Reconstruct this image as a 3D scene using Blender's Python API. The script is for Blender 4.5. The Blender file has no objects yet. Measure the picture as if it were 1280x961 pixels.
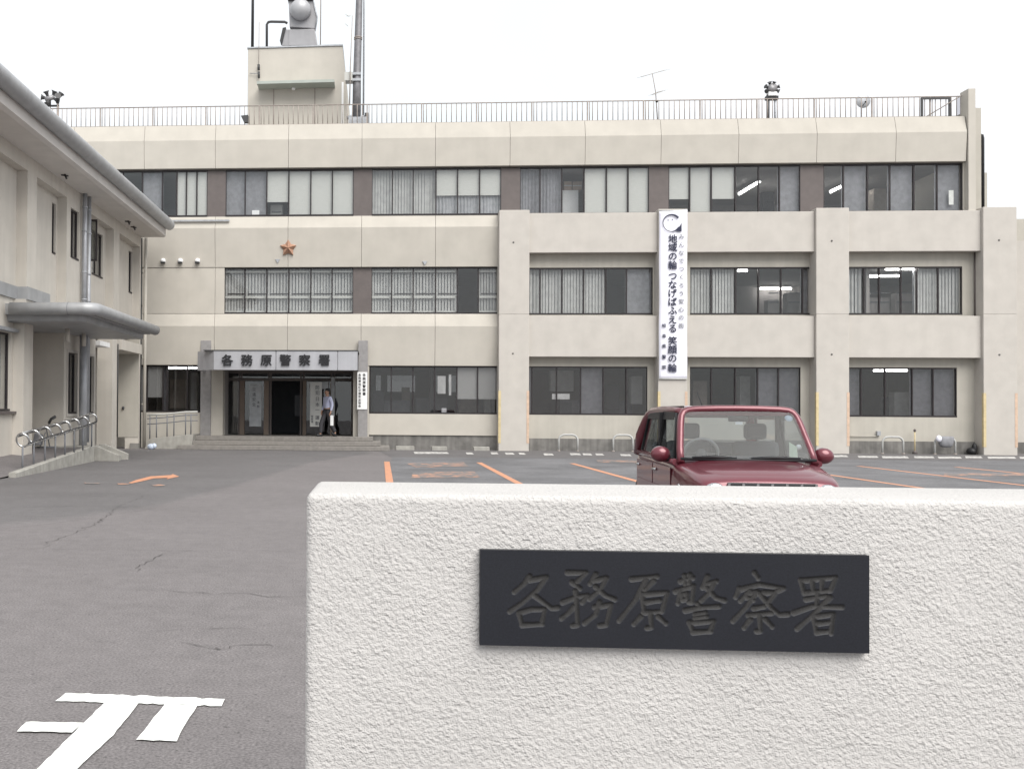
import bpy, bmesh, math, random
import numpy as np
from mathutils import Vector, Matrix
random.seed(7); np.random.seed(7)
scn = bpy.context.scene
COL = scn.collection
R = math.radians

# ------------------------------------------------------------------ camera
FOC, PPX, PPY = 1250.0, 394.0, 496.0          # in pixels of the 1280 x 961 photograph
CAMZ = 1.44
def _n(v): return v / np.linalg.norm(v)
_vy = _n(np.array([475 - PPX, -(513 - PPY), -FOC]))
_vx = -_n(np.array([-18968 - PPX, -(392 - PPY), -FOC]))
_vx = _n(_vx - _vy * _vx.dot(_vy)); _vz = np.cross(_vx, _vy)
RC = np.array([_vx, _vy, _vz]); CC = np.array([0, 0, CAMZ])
def _ray(px, py): return RC @ np.array([px - PPX, -(py - PPY), -FOC])
def at_y(px, py, y): d = _ray(px, py); return CC + d * (y / d[1])
def at_x(px, py, x): d = _ray(px, py); return CC + d * (x / d[0])
def at_z(px, py, z=0.0): d = _ray(px, py); return CC + d * ((z - CAMZ) / d[2])
cam_d = bpy.data.cameras.new('camera'); cam = bpy.data.objects.new('camera', cam_d); COL.objects.link(cam)
m4 = Matrix([list(RC[i]) + [CC[i]] for i in range(3)] + [[0, 0, 0, 1]])
cam.matrix_world = m4
cam_d.sensor_width = 36; cam_d.lens = FOC / 1280 * 36
cam_d.shift_x = (640 - PPX) / 1280; cam_d.shift_y = (PPY - 480.5) / 1280
cam_d.clip_end = 2000; cam_d.clip_start = 0.05
scn.camera = cam

# ------------------------------------------------------------------ world, sun, exposure
SUN_EL, SUN_AZ = 50, 152                     # overcast, brightest part of the sky behind the camera, a little to the right
w = bpy.data.worlds.new('World'); scn.world = w; w.use_nodes = True
nt = w.node_tree; nt.nodes.clear()
out = nt.nodes.new('ShaderNodeOutputWorld')
sky = nt.nodes.new('ShaderNodeTexSky'); sky.sky_type = 'NISHITA'; sky.sun_disc = False
sky.sun_elevation = R(SUN_EL); sky.sun_rotation = R(SUN_AZ)
b1 = nt.nodes.new('ShaderNodeBackground'); b1.inputs['Strength'].default_value = 0.06
nt.links.new(sky.outputs[0], b1.inputs[0])
b2 = nt.nodes.new('ShaderNodeBackground'); b2.inputs['Strength'].default_value = 0.42
tc = nt.nodes.new('ShaderNodeTexCoord'); nz = nt.nodes.new('ShaderNodeTexNoise')
nz.inputs['Scale'].default_value = 2.2; nz.inputs['Detail'].default_value = 4
rp = nt.nodes.new('ShaderNodeValToRGB')
rp.color_ramp.elements[0].position = .35; rp.color_ramp.elements[0].color = (.88, .95, .975, 1)
rp.color_ramp.elements[1].position = .65; rp.color_ramp.elements[1].color = (1.0, .985, .99, 1)
nt.links.new(tc.outputs['Generated'], nz.inputs['Vector']); nt.links.new(nz.outputs['Fac'], rp.inputs[0]); nt.links.new(rp.outputs[0], b2.inputs[0])
mx = nt.nodes.new('ShaderNodeMixShader'); mx.inputs[0].default_value = 0.9
nt.links.new(b1.outputs[0], mx.inputs[1]); nt.links.new(b2.outputs[0], mx.inputs[2]); nt.links.new(mx.outputs[0], out.inputs[0])
sd = bpy.data.lights.new('sun', 'SUN'); sd.energy = 1.5; sd.angle = R(50); sd.color = (1, .97, .92)
sun = bpy.data.objects.new('sun', sd); COL.objects.link(sun)
az = R(SUN_AZ); el = R(SUN_EL)
sdir = Vector((math.sin(az) * math.cos(el), math.cos(az) * math.cos(el), math.sin(el)))
sun.rotation_euler = sdir.to_track_quat('Z', 'Y').to_euler()
scn.view_settings.view_transform = 'Standard'; scn.view_settings.look = 'None'
scn.view_settings.gamma = 1; scn.view_settings.exposure = 1.48
scn.cycles.max_bounces = 8; scn.cycles.transparent_max_bounces = 16

# ------------------------------------------------------------------ materials
MATS = {}
def mat(name, col, rough=.8, var=.06, scale=3.0, bump=0, bscale=40, metal=0, spec=.4, streak=0, coat=0, detail=5, stretch=None, emit=None, estr=0):
    if name in MATS: return MATS[name]
    m = bpy.data.materials.new(name); m.use_nodes = True
    t = m.node_tree; p = t.nodes['Principled BSDF']
    p.inputs['Roughness'].default_value = rough; p.inputs['Metallic'].default_value = metal
    p.inputs['Specular IOR Level'].default_value = spec; p.inputs['Coat Weight'].default_value = coat
    p.inputs['Coat Roughness'].default_value = .06
    tc = t.nodes.new('ShaderNodeTexCoord')
    geo = t.nodes.new('ShaderNodeNewGeometry')
    vec = geo.outputs['Position']
    if stretch:
        mp = t.nodes.new('ShaderNodeMapping'); mp.inputs['Scale'].default_value = stretch
        t.links.new(vec, mp.inputs['Vector']); v1 = mp.outputs[0]
    else: v1 = vec
    n1 = t.nodes.new('ShaderNodeTexNoise'); n1.inputs['Scale'].default_value = scale; n1.inputs['Detail'].default_value = detail
    t.links.new(v1, n1.inputs['Vector'])
    mr = t.nodes.new('ShaderNodeMapRange')
    mr.inputs['From Min'].default_value = .3; mr.inputs['From Max'].default_value = .7
    mr.inputs['To Min'].default_value = 1 - var; mr.inputs['To Max'].default_value = 1 + var
    t.links.new(n1.outputs['Fac'], mr.inputs['Value'])
    fac = mr.outputs[0]
    if streak:
        mp2 = t.nodes.new('ShaderNodeMapping'); mp2.inputs['Scale'].default_value = (2.6, 2.6, .16)
        t.links.new(vec, mp2.inputs['Vector'])
        n2 = t.nodes.new('ShaderNodeTexNoise'); n2.inputs['Scale'].default_value = 1.7; n2.inputs['Detail'].default_value = 6
        t.links.new(mp2.outputs[0], n2.inputs['Vector'])
        m2 = t.nodes.new('ShaderNodeMapRange'); m2.inputs['From Min'].default_value = .35; m2.inputs['From Max'].default_value = .65
        m2.inputs['To Min'].default_value = 1 - streak; m2.inputs['To Max'].default_value = 1 + streak * .3
        t.links.new(n2.outputs['Fac'], m2.inputs['Value'])
        mu = t.nodes.new('ShaderNodeMath'); mu.operation = 'MULTIPLY'
        t.links.new(fac, mu.inputs[0]); t.links.new(m2.outputs[0], mu.inputs[1]); fac = mu.outputs[0]
    hs = t.nodes.new('ShaderNodeHueSaturation'); hs.inputs['Color'].default_value = (*col, 1)
    t.links.new(fac, hs.inputs['Value']); t.links.new(hs.outputs[0], p.inputs['Base Color'])
    if bump:
        n3 = t.nodes.new('ShaderNodeTexNoise'); n3.inputs['Scale'].default_value = bscale; n3.inputs['Detail'].default_value = 3
        t.links.new(vec, n3.inputs['Vector'])
        bp = t.nodes.new('ShaderNodeBump'); bp.inputs['Strength'].default_value = bump; bp.inputs['Distance'].default_value = .01
        t.links.new(n3.outputs['Fac'], bp.inputs['Height']); t.links.new(bp.outputs[0], p.inputs['Normal'])
    if emit:
        p.inputs['Emission Color'].default_value = (*emit, 1); p.inputs['Emission Strength'].default_value = estr
    MATS[name] = m; return m
def glass_mat(name, tint=(.96, .965, .965), ior=1.5, rough=.01, boost=1.0):
    if name in MATS: return MATS[name]
    m = bpy.data.materials.new(name); m.use_nodes = True; t = m.node_tree; t.nodes.clear()
    o = t.nodes.new('ShaderNodeOutputMaterial'); mx = t.nodes.new('ShaderNodeMixShader')
    tr = t.nodes.new('ShaderNodeBsdfTransparent'); tr.inputs[0].default_value = (*tint, 1)
    gl = t.nodes.new('ShaderNodeBsdfGlossy'); gl.inputs['Roughness'].default_value = rough
    # Schlick reflectance, the same from both sides of the pane
    lw = t.nodes.new('ShaderNodeLayerWeight'); lw.inputs[0].default_value = .5
    pw = t.nodes.new('ShaderNodeMath'); pw.operation = 'POWER'; pw.inputs[1].default_value = 5; t.links.new(lw.outputs['Facing'], pw.inputs[0])
    f0 = min(.6, .042 * boost)
    mu = t.nodes.new('ShaderNodeMath'); mu.operation = 'MULTIPLY_ADD'; mu.inputs[1].default_value = 1 - f0; mu.inputs[2].default_value = f0; mu.use_clamp = True
    t.links.new(pw.outputs[0], mu.inputs[0]); t.links.new(mu.outputs[0], mx.inputs[0])
    t.links.new(tr.outputs[0], mx.inputs[1]); t.links.new(gl.outputs[0], mx.inputs[2]); t.links.new(mx.outputs[0], o.inputs[0])
    MATS[name] = m; return m
M_PANEL = mat('panel_concrete', (.480, .450, .402), .85, .05, 1.6, .12, 60, streak=.015)
M_COLUMN = mat('column_render', (.49, .460, .424), .9, .05, 2.2, .25, 70, streak=.015)
M_RECESS = mat('recess_paint', (.44, .415, .368), .9, .05, 2.0, .12, 60, streak=.06)
M_PLINTH = mat('plinth_grey', (.19, .182, .172), .9, .22, 3.5, .3, 30, streak=.3)
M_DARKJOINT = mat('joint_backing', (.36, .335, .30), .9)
M_BRONZE = mat('bronze_frame', (.035, .03, .032), .45, .1, metal=.3)
M_BROWN = mat('brown_infill', (.12, .102, .098), .6, .08, 4)
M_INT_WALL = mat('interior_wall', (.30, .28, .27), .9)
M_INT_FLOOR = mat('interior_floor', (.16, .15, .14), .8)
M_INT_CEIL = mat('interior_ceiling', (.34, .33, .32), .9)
M_BLIND = mat('roller_blind', (.50, .50, .475), .9, .05, 5, stretch=(1, 1, 14))
M_VBLIND = mat('vertical_blind', (.42, .42, .41), .9, .12, 4)
M_CURT = mat('grey_curtain', (.22, .22, .235), .95, .15, 6)
M_CURT2 = mat('lace_curtain', (.34, .345, .36), .95, .15, 6)
M_RAIL = mat('railing_steel', (.30, .26, .235), .6, .15, 8)
M_STEEL = mat('brushed_steel', (.62, .62, .62), .28, .06, 30, metal=1)
M_GALV = mat('galvanised', (.36, .37, .39), .5, .14, 9, metal=.35)
M_BLACK = mat('black_paint', (.02, .02, .022), .5)
M_DARKMETAL = mat('dark_metal', (.05, .05, .052), .5)
M_GREYMETAL = mat('grey_cladding', (.31, .305, .315), .42, .07, 2.5, metal=.25, streak=.06)
M_CANOPYSIGN = mat('canopy_cladding', (.43, .43, .455), .4, .06, 2.0, metal=.3, streak=.08)
M_STONE = mat('grey_stone', (.26, .25, .25), .6, .1, 7, .1, 50)
M_CONC = mat('raw_concrete', (.35, .338, .31), .92, .14, 5, .35, 45, streak=.16)
M_WHITE = mat('white_paint', (.80, .80, .80), .6, .04, 8)
M_BANNER = mat('banner_vinyl', (.76, .755, .83), .55, .03, 2, bump=.15, bscale=3)
M_INK = mat('black_ink', (.014, .014, .017), .6)
M_NAVY = mat('navy_ink', (.02, .022, .05), .6)
M_INKGREY = mat('grey_ink', (.16, .165, .18), .6)
M_WING = mat('annex_render', (.55, .515, .465), .9, .05, 1.8, .2, 60, streak=.05)
M_WINGBASE = mat('annex_base', (.25, .24, .225), .9, .12, 4)
M_SOFFIT = mat('soffit_board', (.60, .57, .54), .85, .06, 2)
M_GUTTER = mat('gutter_grey', (.36, .365, .375), .45, .1, 3, metal=.2, streak=.08)
M_LAMP = mat('lamp_tube', (.9, .9, .9), .5, emit=(1, .98, .95), estr=6)
M_YEL = mat('yellow_guard', (.56, .46, .27), .6, .12, 8)
M_ORG = mat('orange_guard', (.56, .41, .31), .6, .12, 8)
M_TILE = mat('step_tile', (.22, .205, .19), .75, .12, 9, .1, 60)
M_COPPER = mat('copper_emblem', (.46, .27, .19), .38, .12, 12, metal=.65)
M_GLASS = glass_mat('window_glass', boost=1.25)
M_GLASS_DIM = glass_mat('window_glass_dim', (.80, .80, .81), boost=1.25)
M_CARGLASS = glass_mat('car_glass', (.66, .70, .70), boost=2.2)
M_DOORGLASS = glass_mat('door_glass', (.6, .61, .63), boost=1.8)

# ------------------------------------------------------------------ mesh helpers
class MB:
    def __init__(s): s.v = []; s.f = []; s.sm = []
    def add(s, vs, fs, smooth=False):
        b = len(s.v); s.v += [tuple(map(float, v)) for v in vs]
        for f in fs: s.f.append(tuple(b + i for i in f)); s.sm.append(smooth)
        return s
    def box(s, x0, x1, y0, y1, z0, z1):
        x0, x1 = sorted((x0, x1)); y0, y1 = sorted((y0, y1)); z0, z1 = sorted((z0, z1))
        return s.add([(x0,y0,z0),(x1,y0,z0),(x1,y1,z0),(x0,y1,z0),(x0,y0,z1),(x1,y0,z1),(x1,y1,z1),(x0,y1,z1)],
              [(0,3,2,1),(4,5,6,7),(0,1,5,4),(1,2,6,5),(2,3,7,6),(3,0,4,7)])
    def prism(s, poly, axis, a, b):
        # poly: 2-D points in the two other axes, in order; extruded along axis from a to b
        n = len(poly)
        def mk(p, t):
            return (t, p[0], p[1]) if axis == 'x' else (p[0], t, p[1]) if axis == 'y' else (p[0], p[1], t)
        vs = [mk(p, a) for p in poly] + [mk(p, b) for p in poly]
        fs = [tuple(range(n - 1, -1, -1)), tuple(range(n, 2 * n))] + [(i, (i + 1) % n, n + (i + 1) % n, n + i) for i in range(n)]
        return s.add(vs, fs)
    def tube(s, pts, r, n=10, cap=True, closed=False):
        pts = [Vector(p) for p in pts]; rs = r if isinstance(r, (list, tuple)) else [r] * len(pts)
        rings = []; prev = None
        for i, p in enumerate(pts):
            if closed: d = (pts[(i + 1) % len(pts)] - pts[i - 1])
            else: d = (pts[min(i + 1, len(pts) - 1)] - pts[max(i - 1, 0)])
            d.normalize()
            if prev is None:
                u = d.orthogonal().normalized()
            else:
                u = (prev - d * prev.dot(d)); u = u.normalized() if u.length > 1e-6 else d.orthogonal().normalized()
            prev = u; v = d.cross(u)
            rings.append([p + (u * math.cos(2 * math.pi * k / n) + v * math.sin(2 * math.pi * k / n)) * rs[i] for k in range(n)])
        vs = [q for ring in rings for q in ring]; fs = []
        L = len(pts)
        for i in range(L if closed else L - 1):
            for k in range(n):
                a = i * n + k; b = i * n + (k + 1) % n; j = (i + 1) % L
                fs.append((a, b, j * n + (k + 1) % n, j * n + k))
        s.add(vs, fs, True)
        if cap and not closed:
            b0 = len(s.v) - len(vs)
            s.f.append(tuple(b0 + k for k in range(n - 1, -1, -1))); s.sm.append(False)
            s.f.append(tuple(b0 + (L - 1) * n + k for k in range(n))); s.sm.append(False)
        return s
    def lathe(s, prof, c=(0, 0, 0), axis='z', n=20):
        # prof: (radius, height) pairs along axis
        vs = []; fs = []
        for r, h in prof:
            for k in range(n):
                a = 2 * math.pi * k / n; x, y = r * math.cos(a), r * math.sin(a)
                p = (x, y, h) if axis == 'z' else (x, h, y) if axis == 'y' else (h, x, y)
                vs.append((p[0] + c[0], p[1] + c[1], p[2] + c[2]))
        for i in range(len(prof) - 1):
            for k in range(n):
                fs.append((i * n + k, i * n + (k + 1) % n, (i + 1) * n + (k + 1) % n, (i + 1) * n + k))
        fs.append(tuple(range(n - 1, -1, -1))); fs.append(tuple(range((len(prof) - 1) * n, len(prof) * n)))
        return s.add(vs, fs, True)
    def ell(s, c, r, n=14, m=8):
        prof = [(max(1e-4, math.sin(math.pi * i / m)), -math.cos(math.pi * i / m)) for i in range(m + 1)]
        b = len(s.v); s.lathe(prof, n=n)
        for i in range(b, len(s.v)):
            x, y, z = s.v[i]; s.v[i] = (c[0] + x * r[0], c[1] + y * r[1], c[2] + z * r[2])
        return s
    def loft(s, secs, closed=True, cap=True, smooth=True):
        n = len(secs[0]); vs = [p for q in secs for p in q]; fs = []
        for i in range(len(secs) - 1):
            for k in range(n if closed else n - 1):
                k2 = (k + 1) % n
                fs.append((i * n + k, i * n + k2, (i + 1) * n + k2, (i + 1) * n + k))
        b = len(s.v); s.add(vs, fs, smooth)
        if cap and closed:
            s.f.append(tuple(b + k for k in range(n - 1, -1, -1))); s.sm.append(False)
            s.f.append(tuple(b + (len(secs) - 1) * n + k for k in range(n))); s.sm.append(False)
        return s
    def quad(s, *p): return s.add(p, [tuple(range(len(p)))])
    def xf(s, M, start=0):
        for i in range(start, len(s.v)): s.v[i] = tuple(M @ Vector(s.v[i]))
        return s
def root_loc(o):
    v = Vector((0, 0, 0))
    while o is not None: v += o.location; o = o.parent
    return v
def obj(name, mb, m, parent=None, loc=None, bevel=0, sub=0, label=None, kind=None, group=None, local=False, fixn=True):
    """One mesh object from world coordinates (or local ones when local=True)."""
    me = bpy.data.meshes.new(name)
    off = Vector((0, 0, 0)) if local else (root_loc(parent) if parent else Vector((0, 0, 0))) + (Vector(loc) if loc is not None else Vector((0, 0, 0)))
    vs = mb.v if local else [(x - off.x, y - off.y, z - off.z) for x, y, z in mb.v]
    me.from_pydata(vs, [], mb.f)
    me.polygons.foreach_set('use_smooth', mb.sm)
    if fixn:
        bm = bmesh.new(); bm.from_mesh(me); bmesh.ops.recalc_face_normals(bm, faces=bm.faces); bm.to_mesh(me); bm.free()
    me.materials.append(m)
    o = bpy.data.objects.new(name, me); COL.objects.link(o)
    if parent: o.parent = parent
    if loc is not None: o.location = loc
    if bevel:
        b = o.modifiers.new('bevel', 'BEVEL'); b.width = bevel; b.segments = 2; b.limit_method = 'ANGLE'
    if sub:
        b = o.modifiers.new('sub', 'SUBSURF'); b.levels = sub; b.render_levels = sub
    if label: o['label'] = label
    if kind: o['kind'] = kind
    if group: o['group'] = group
    return o
def inst(src, parent, loc):
    """Another piece sharing the mesh of src."""
    c = src.copy(); COL.objects.link(c); c.parent = parent; c.location = loc; return c
def thing(name, label, cat, loc=(0, 0, 0), rotz=0, group=None):
    o = bpy.data.objects.new(name, None); COL.objects.link(o); o.location = loc; o.rotation_euler = (0, 0, rotz)
    o['label'] = label; o['category'] = cat; o.empty_display_size = .2
    if group: o['group'] = group
    return o
def tag(o, label, cat, group=None):
    o['label'] = label; o['category'] = cat
    if group: o['group'] = group
    return o
def dup_tree(src, loc, label=None):
    c = src.copy(); COL.objects.link(c); c.location = loc
    if label: c['label'] = label
    for ch in list(src.children):
        d = ch.copy(); COL.objects.link(d); d.parent = c
        for g in list(ch.children):
            e = g.copy(); COL.objects.link(e); e.parent = d
    return c
GLY = {}
def glyph(ch, bold=0.0, depth=0.0):
    k = (ch, bold, depth)
    if k not in GLY:
        c = bpy.data.curves.new('glyph', 'FONT'); c.body = ch; c.size = 1; c.offset = bold; c.extrude = depth; c.resolution_u = 3
        o = bpy.data.objects.new('glyph', c); COL.objects.link(o)
        dg = bpy.context.evaluated_depsgraph_get(); dg.update()
        me = bpy.data.meshes.new_from_object(o.evaluated_get(dg))
        vs = [tuple(v.co) for v in me.vertices]; fs = [tuple(p.vertices) for p in me.polygons]
        bpy.data.objects.remove(o); bpy.data.meshes.remove(me); bpy.data.curves.remove(c)
        xs = [v[0] for v in vs] or [0]
        GLY[k] = (vs, fs, (min(xs) + max(xs)) / 2)
    return GLY[k]
def put_glyph(mb, ch, x, y, z, size, bold=0.0, depth=0.0, sx=1.0):
    """Upright glyph facing -Y, its centre at x, z; bold lettering is built from slightly shifted layers."""
    vs, fs, cx = glyph(ch, 0.0, depth)
    offs = [(0, 0)] if not bold else [(0, 0), (-bold, 0), (bold, 0), (0, bold), (0, -bold)]
    for k, (dx, dz) in enumerate(offs):
        mb.add([(x + (v[0] - cx + dx) * size * sx, y - v[2] * size - k * .0006, z + (v[1] - .37 + dz) * size) for v in vs], fs)

# ------------------------------------------------------------------ ground, markings
def asphalt_mat(name, base, var=.18, blot=.12, tint=(1, 1, 1)):
    m = bpy.data.materials.new(name); m.use_nodes = True; t = m.node_tree; p = t.nodes['Principled BSDF']
    p.inputs['Roughness'].default_value = .88; p.inputs['Specular IOR Level'].default_value = .3
    geo = t.nodes.new('ShaderNodeNewGeometry')
    def noise(scale, det, lo, hi, a=.35, b=.65, st=None):
        v = geo.outputs['Position']
        if st:
            mp = t.nodes.new('ShaderNodeMapping'); mp.inputs['Scale'].default_value = st; t.links.new(v, mp.inputs[0]); v = mp.outputs[0]
        n = t.nodes.new('ShaderNodeTexNoise'); n.inputs['Scale'].default_value = scale; n.inputs['Detail'].default_value = det
        n.inputs['Roughness'].default_value = .6
        t.links.new(v, n.inputs['Vector']); r = t.nodes.new('ShaderNodeMapRange')
        r.inputs['From Min'].default_value = a; r.inputs['From Max'].default_value = b
        r.inputs['To Min'].default_value = lo; r.inputs['To Max'].default_value = hi
        t.links.new(n.outputs['Fac'], r.inputs['Value']); return r.outputs[0], n.outputs['Fac']
    f1, h1 = noise(70, 4, 1 - var * 1.5, 1 + var * 1.5, .38, .62)
    f5, _ = noise(28, 2, .62, 1.0, .30, .36)
    f6, _ = noise(34, 2, 1.0, 1.5, .69, .74)
    f2, _ = noise(.5, 6, 1 - blot, 1 + blot)
    f3, _ = noise(6, 6, .93, 1.07)
    f4, _ = noise(1.1, 5, .975, 1.02, st=(.3, 1.0, 1))
    def mul(a, b):
        k = t.nodes.new('ShaderNodeMath'); k.operation = 'MULTIPLY'; t.links.new(a, k.inputs[0]); t.links.new(b, k.inputs[1]); return k.outputs[0]
    f = mul(mul(mul(mul(mul(f1, f2), f3), f4), f5), f6)
    hs = t.nodes.new('ShaderNodeHueSaturation'); hs.inputs['Color'].default_value = (*[base * c for c in tint], 1)
    t.links.new(f, hs.inputs['Value']); t.links.new(hs.outputs[0], p.inputs['Base Color'])
    bp = t.nodes.new('ShaderNodeBump'); bp.inputs['Strength'].default_value = .5; bp.inputs['Distance'].default_value = .006
    t.links.new(h1, bp.inputs['Height']); t.links.new(bp.outputs[0], p.inputs['Normal'])
    return m
M_ASPH = asphalt_mat('asphalt', .156, blot=.05, tint=(1.055, .975, .98))
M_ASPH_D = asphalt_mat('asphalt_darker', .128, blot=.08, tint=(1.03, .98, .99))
M_ASPH_P = asphalt_mat('asphalt_parking', .145, blot=.22, tint=(1.0, .99, 1.03))
def worn_mat(name, col, under, thr, scale=14, soft=.08, rough=.6):
    m = bpy.data.materials.new(name); m.use_nodes = True; t = m.node_tree; p = t.nodes['Principled BSDF']
    p.inputs['Roughness'].default_value = rough
    geo = t.nodes.new('ShaderNodeNewGeometry'); n = t.nodes.new('ShaderNodeTexNoise'); n.inputs['Scale'].default_value = scale; n.inputs['Detail'].default_value = 8; n.inputs['Roughness'].default_value = .65
    t.links.new(geo.outputs['Position'], n.inputs['Vector']); r = t.nodes.new('ShaderNodeMapRange')
    r.inputs['From Min'].default_value = thr - soft; r.inputs['From Max'].default_value = thr + soft
    t.links.new(n.outputs['Fac'], r.inputs['Value']); mx = t.nodes.new('ShaderNodeMix'); mx.data_type = 'RGBA'
    mx.inputs[6].default_value = (*under, 1); mx.inputs[7].default_value = (*col, 1)
    t.links.new(r.outputs[0], mx.inputs[0]); t.links.new(mx.outputs[2], p.inputs['Base Color']); return m
M_WLINE = worn_mat('white_road_paint', (.78, .79, .76), (.45, .45, .43), .33, 60)
M_WDASH = worn_mat('worn_white_paint', (.72, .71, .68), (.22, .21, .21), .50, 7)
M_OLINE = worn_mat('orange_road_paint', (.56, .26, .15), (.33, .21, .17), .40, 9)
M_OWORN = worn_mat('worn_orange_paint', (.52, .26, .16), (.145, .14, .14), .56, 3.2, .06, .8)
M_CRACK = mat('crack_shadow', (.065, .06, .058), .95)
def flat(name, poly, z, m, parent=None, kind='structure'):
    mb = MB(); mb.add([(p[0], p[1], z) for p in poly], [tuple(range(len(poly)))])
    o = obj(name, mb, m, parent, fixn=False)
    if o.data.polygons[0].normal.z < 0: o.data.flip_normals()
    if kind and not parent: o['kind'] = kind
    return o
def gp(px, py): p = at_z(px, py, 0); return (p[0], p[1])
ground = flat('ground', [(-300, -60), (300, -60), (300, 500), (-300, 500)], 0, M_ASPH)
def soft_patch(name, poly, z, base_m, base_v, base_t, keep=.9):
    """A darker sheet of painted shade whose tone feathers out to the asphalt at its rim."""
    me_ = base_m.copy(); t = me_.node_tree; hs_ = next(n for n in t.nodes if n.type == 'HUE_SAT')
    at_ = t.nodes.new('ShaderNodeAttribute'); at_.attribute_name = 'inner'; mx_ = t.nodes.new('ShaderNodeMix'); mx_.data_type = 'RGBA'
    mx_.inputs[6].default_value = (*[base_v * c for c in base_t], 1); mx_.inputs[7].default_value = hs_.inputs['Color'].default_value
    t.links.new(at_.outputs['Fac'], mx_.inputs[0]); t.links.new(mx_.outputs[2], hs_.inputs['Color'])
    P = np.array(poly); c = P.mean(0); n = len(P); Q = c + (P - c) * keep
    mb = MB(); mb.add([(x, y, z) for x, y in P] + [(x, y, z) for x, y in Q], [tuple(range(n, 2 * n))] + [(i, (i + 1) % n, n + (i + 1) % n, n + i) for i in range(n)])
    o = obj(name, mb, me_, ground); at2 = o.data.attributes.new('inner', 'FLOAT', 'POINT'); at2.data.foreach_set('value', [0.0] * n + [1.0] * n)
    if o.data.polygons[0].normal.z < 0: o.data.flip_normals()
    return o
soft_patch('asphalt_shade', [gp(*q) for q in ((-120, 672), (60, 655), (190, 636), (300, 607), (395, 577), (470, 566), (470, 561), (-120, 561))], .0015, M_ASPH_D, .156, (1.055, .975, .98))  # shade on the yard beside the annex, painted as darker asphalt
flat('parking_surface', [gp(490, 571.5), gp(1500, 577), gp(1900, 640), (14, 12), (.0, 12)], .004, M_ASPH_P, ground)
flat('building_apron', [gp(470, 562), gp(1500, 568), gp(1500, 576.9), gp(489, 571.4)], .0045, M_ASPH_D, ground)
# the upside-down stop character painted for drivers leaving
MK = [[(82, 867), (281, 874.5), (277, 883.5), (69, 877)],
      [(131, 878.6), (173, 880), (142, 920), (98, 961), (10, 1050), (-66, 1050), (48, 961), (104, 905)],
      [(206, 881.4), (247, 882.6), (232, 906), (221, 928), (170, 926)],
      [(33, 904), (104, 904.8), (90, 917.2), (21, 916)]]
stop = thing('road_marking', 'white painted stop character upside down on the asphalt in the near corner', 'road marking', (*gp(150, 900), 0))
for k, poly in enumerate(MK):
    pts = []
    for i in range(len(poly)):
        a, b = np.array(poly[i], float), np.array(poly[(i + 1) % len(poly)], float)
        nseg = max(2, int(np.linalg.norm(b - a) / 7))
        for j in range(nseg):
            q = a + (b - a) * j / nseg
            if j: q = q + np.random.normal(0, .45, 2)
            pts.append(gp(*q))
    flat('painted_bar', pts, .006 + .0008 * k, M_WLINE, stop, None)
# orange stall lines
LX0, LDX = .2, 2.565
bays = []
for i in range(8):
    xa = LX0 + i * LDX
    lab = ['orange stall line farthest left, beside the plain driveway', 'second orange stall line, slanting right below the first pillar', 'third orange stall line, running to the parked car',
           'orange stall line hidden for the most part by the parked car', 'orange stall line just right of the parked car mirror', 'long orange stall line right of the car below the hoops', 'faint orange stall line at the right edge below the last pillar', 'outermost orange stall line off to the right'][i]
    o = flat('stall_line', [(xa - .075, 16.5), (xa + .075, 16.5), (xa + .075, 28.2), (xa - .075, 28.2)], .008, M_OLINE)
    o['kind'] = 'thing'; tag(o, lab, 'road marking', 'orange stall lines')
for k, (a, b, c, d) in enumerate((((508, 579.5), (580, 578), (586, 583), (520, 584.5)), ((516, 591), (592, 589), (600, 596.5), (514, 598)), ((745, 575), (800, 575.6), (800, 578.6), (748, 577.8)), ((1180, 592), (1282, 591.6), (1282, 595), (1180, 595)))):
    o = flat('worn_marking', [gp(*q) for q in (a, b, c, d)], .0085, M_OWORN); o['kind'] = 'thing'
    tag(o, ['flaked orange lettering in the first stall, upper row', 'flaked orange lettering in the first stall, lower row', 'worn orange cross line left of the parked car', 'pale worn orange cross line at the right edge'][k], 'road marking')
ar = [(160.5, 603.9), (170, 600.2), (188, 595.6), (214, 594.0), (216, 592.8), (224, 595.8), (208, 599.2), (210, 597.4), (192, 598.2), (178, 601.6), (164, 604.6)]
o = flat('arrow_marking', [gp(*q) for q in ar], .0085, M_OLINE); o['kind'] = 'thing'; tag(o, 'bent orange arrow painted on the driveway near the ramp', 'road marking')
for q, lab in zip(((105, 603.2, 124, 605.2), (146, 604.2, 161, 605.8), (189, 605.8, 206, 608)), ('faded orange dash left of the bent arrow', 'short faded orange dash at the tail of the bent arrow', 'faded orange dash below the bent arrow')):
    o = flat('dash_marking', [gp(q[0], q[1]), gp(q[2], q[1]), gp(q[2] + 1, q[3]), gp(q[0] + 2, q[3])], .0085, M_OWORN); o['kind'] = 'thing'; tag(o, lab, 'road marking')
# broken white line in front of the building
dl = thing('broken_white_line', 'broken white paint line along the foot of the building', 'road marking', (*gp(800, 566), 0))
for a, b, s in ((517, 559, 0), (582, 590, .3), (613, 621, -.3), (631, 641, .2), (648, 655, 0), (679, 690, 1.1), (712, 724, .2), (728, 738, .4), (744, 753, .5), (775, 787, 1.4), (1022, 1034, .6), (1040, 1058, .2), (1072, 1096, 1.2), (1102, 1134, 1.8), (1142, 1166, 1.2), (1172, 1200, 1.6), (1206, 1226, .4), (1234, 1268, .8), (1274, 1290, .8)):
    y = 565.0 + (a - 520) * .0075 + s * .6
    flat('painted_dash', [gp(a, y), gp(b, y + .2), gp(b + 2.5, y + 2.4), gp(a + 1.5, y + 2.4)], .009, M_WDASH, dl, None)
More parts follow.
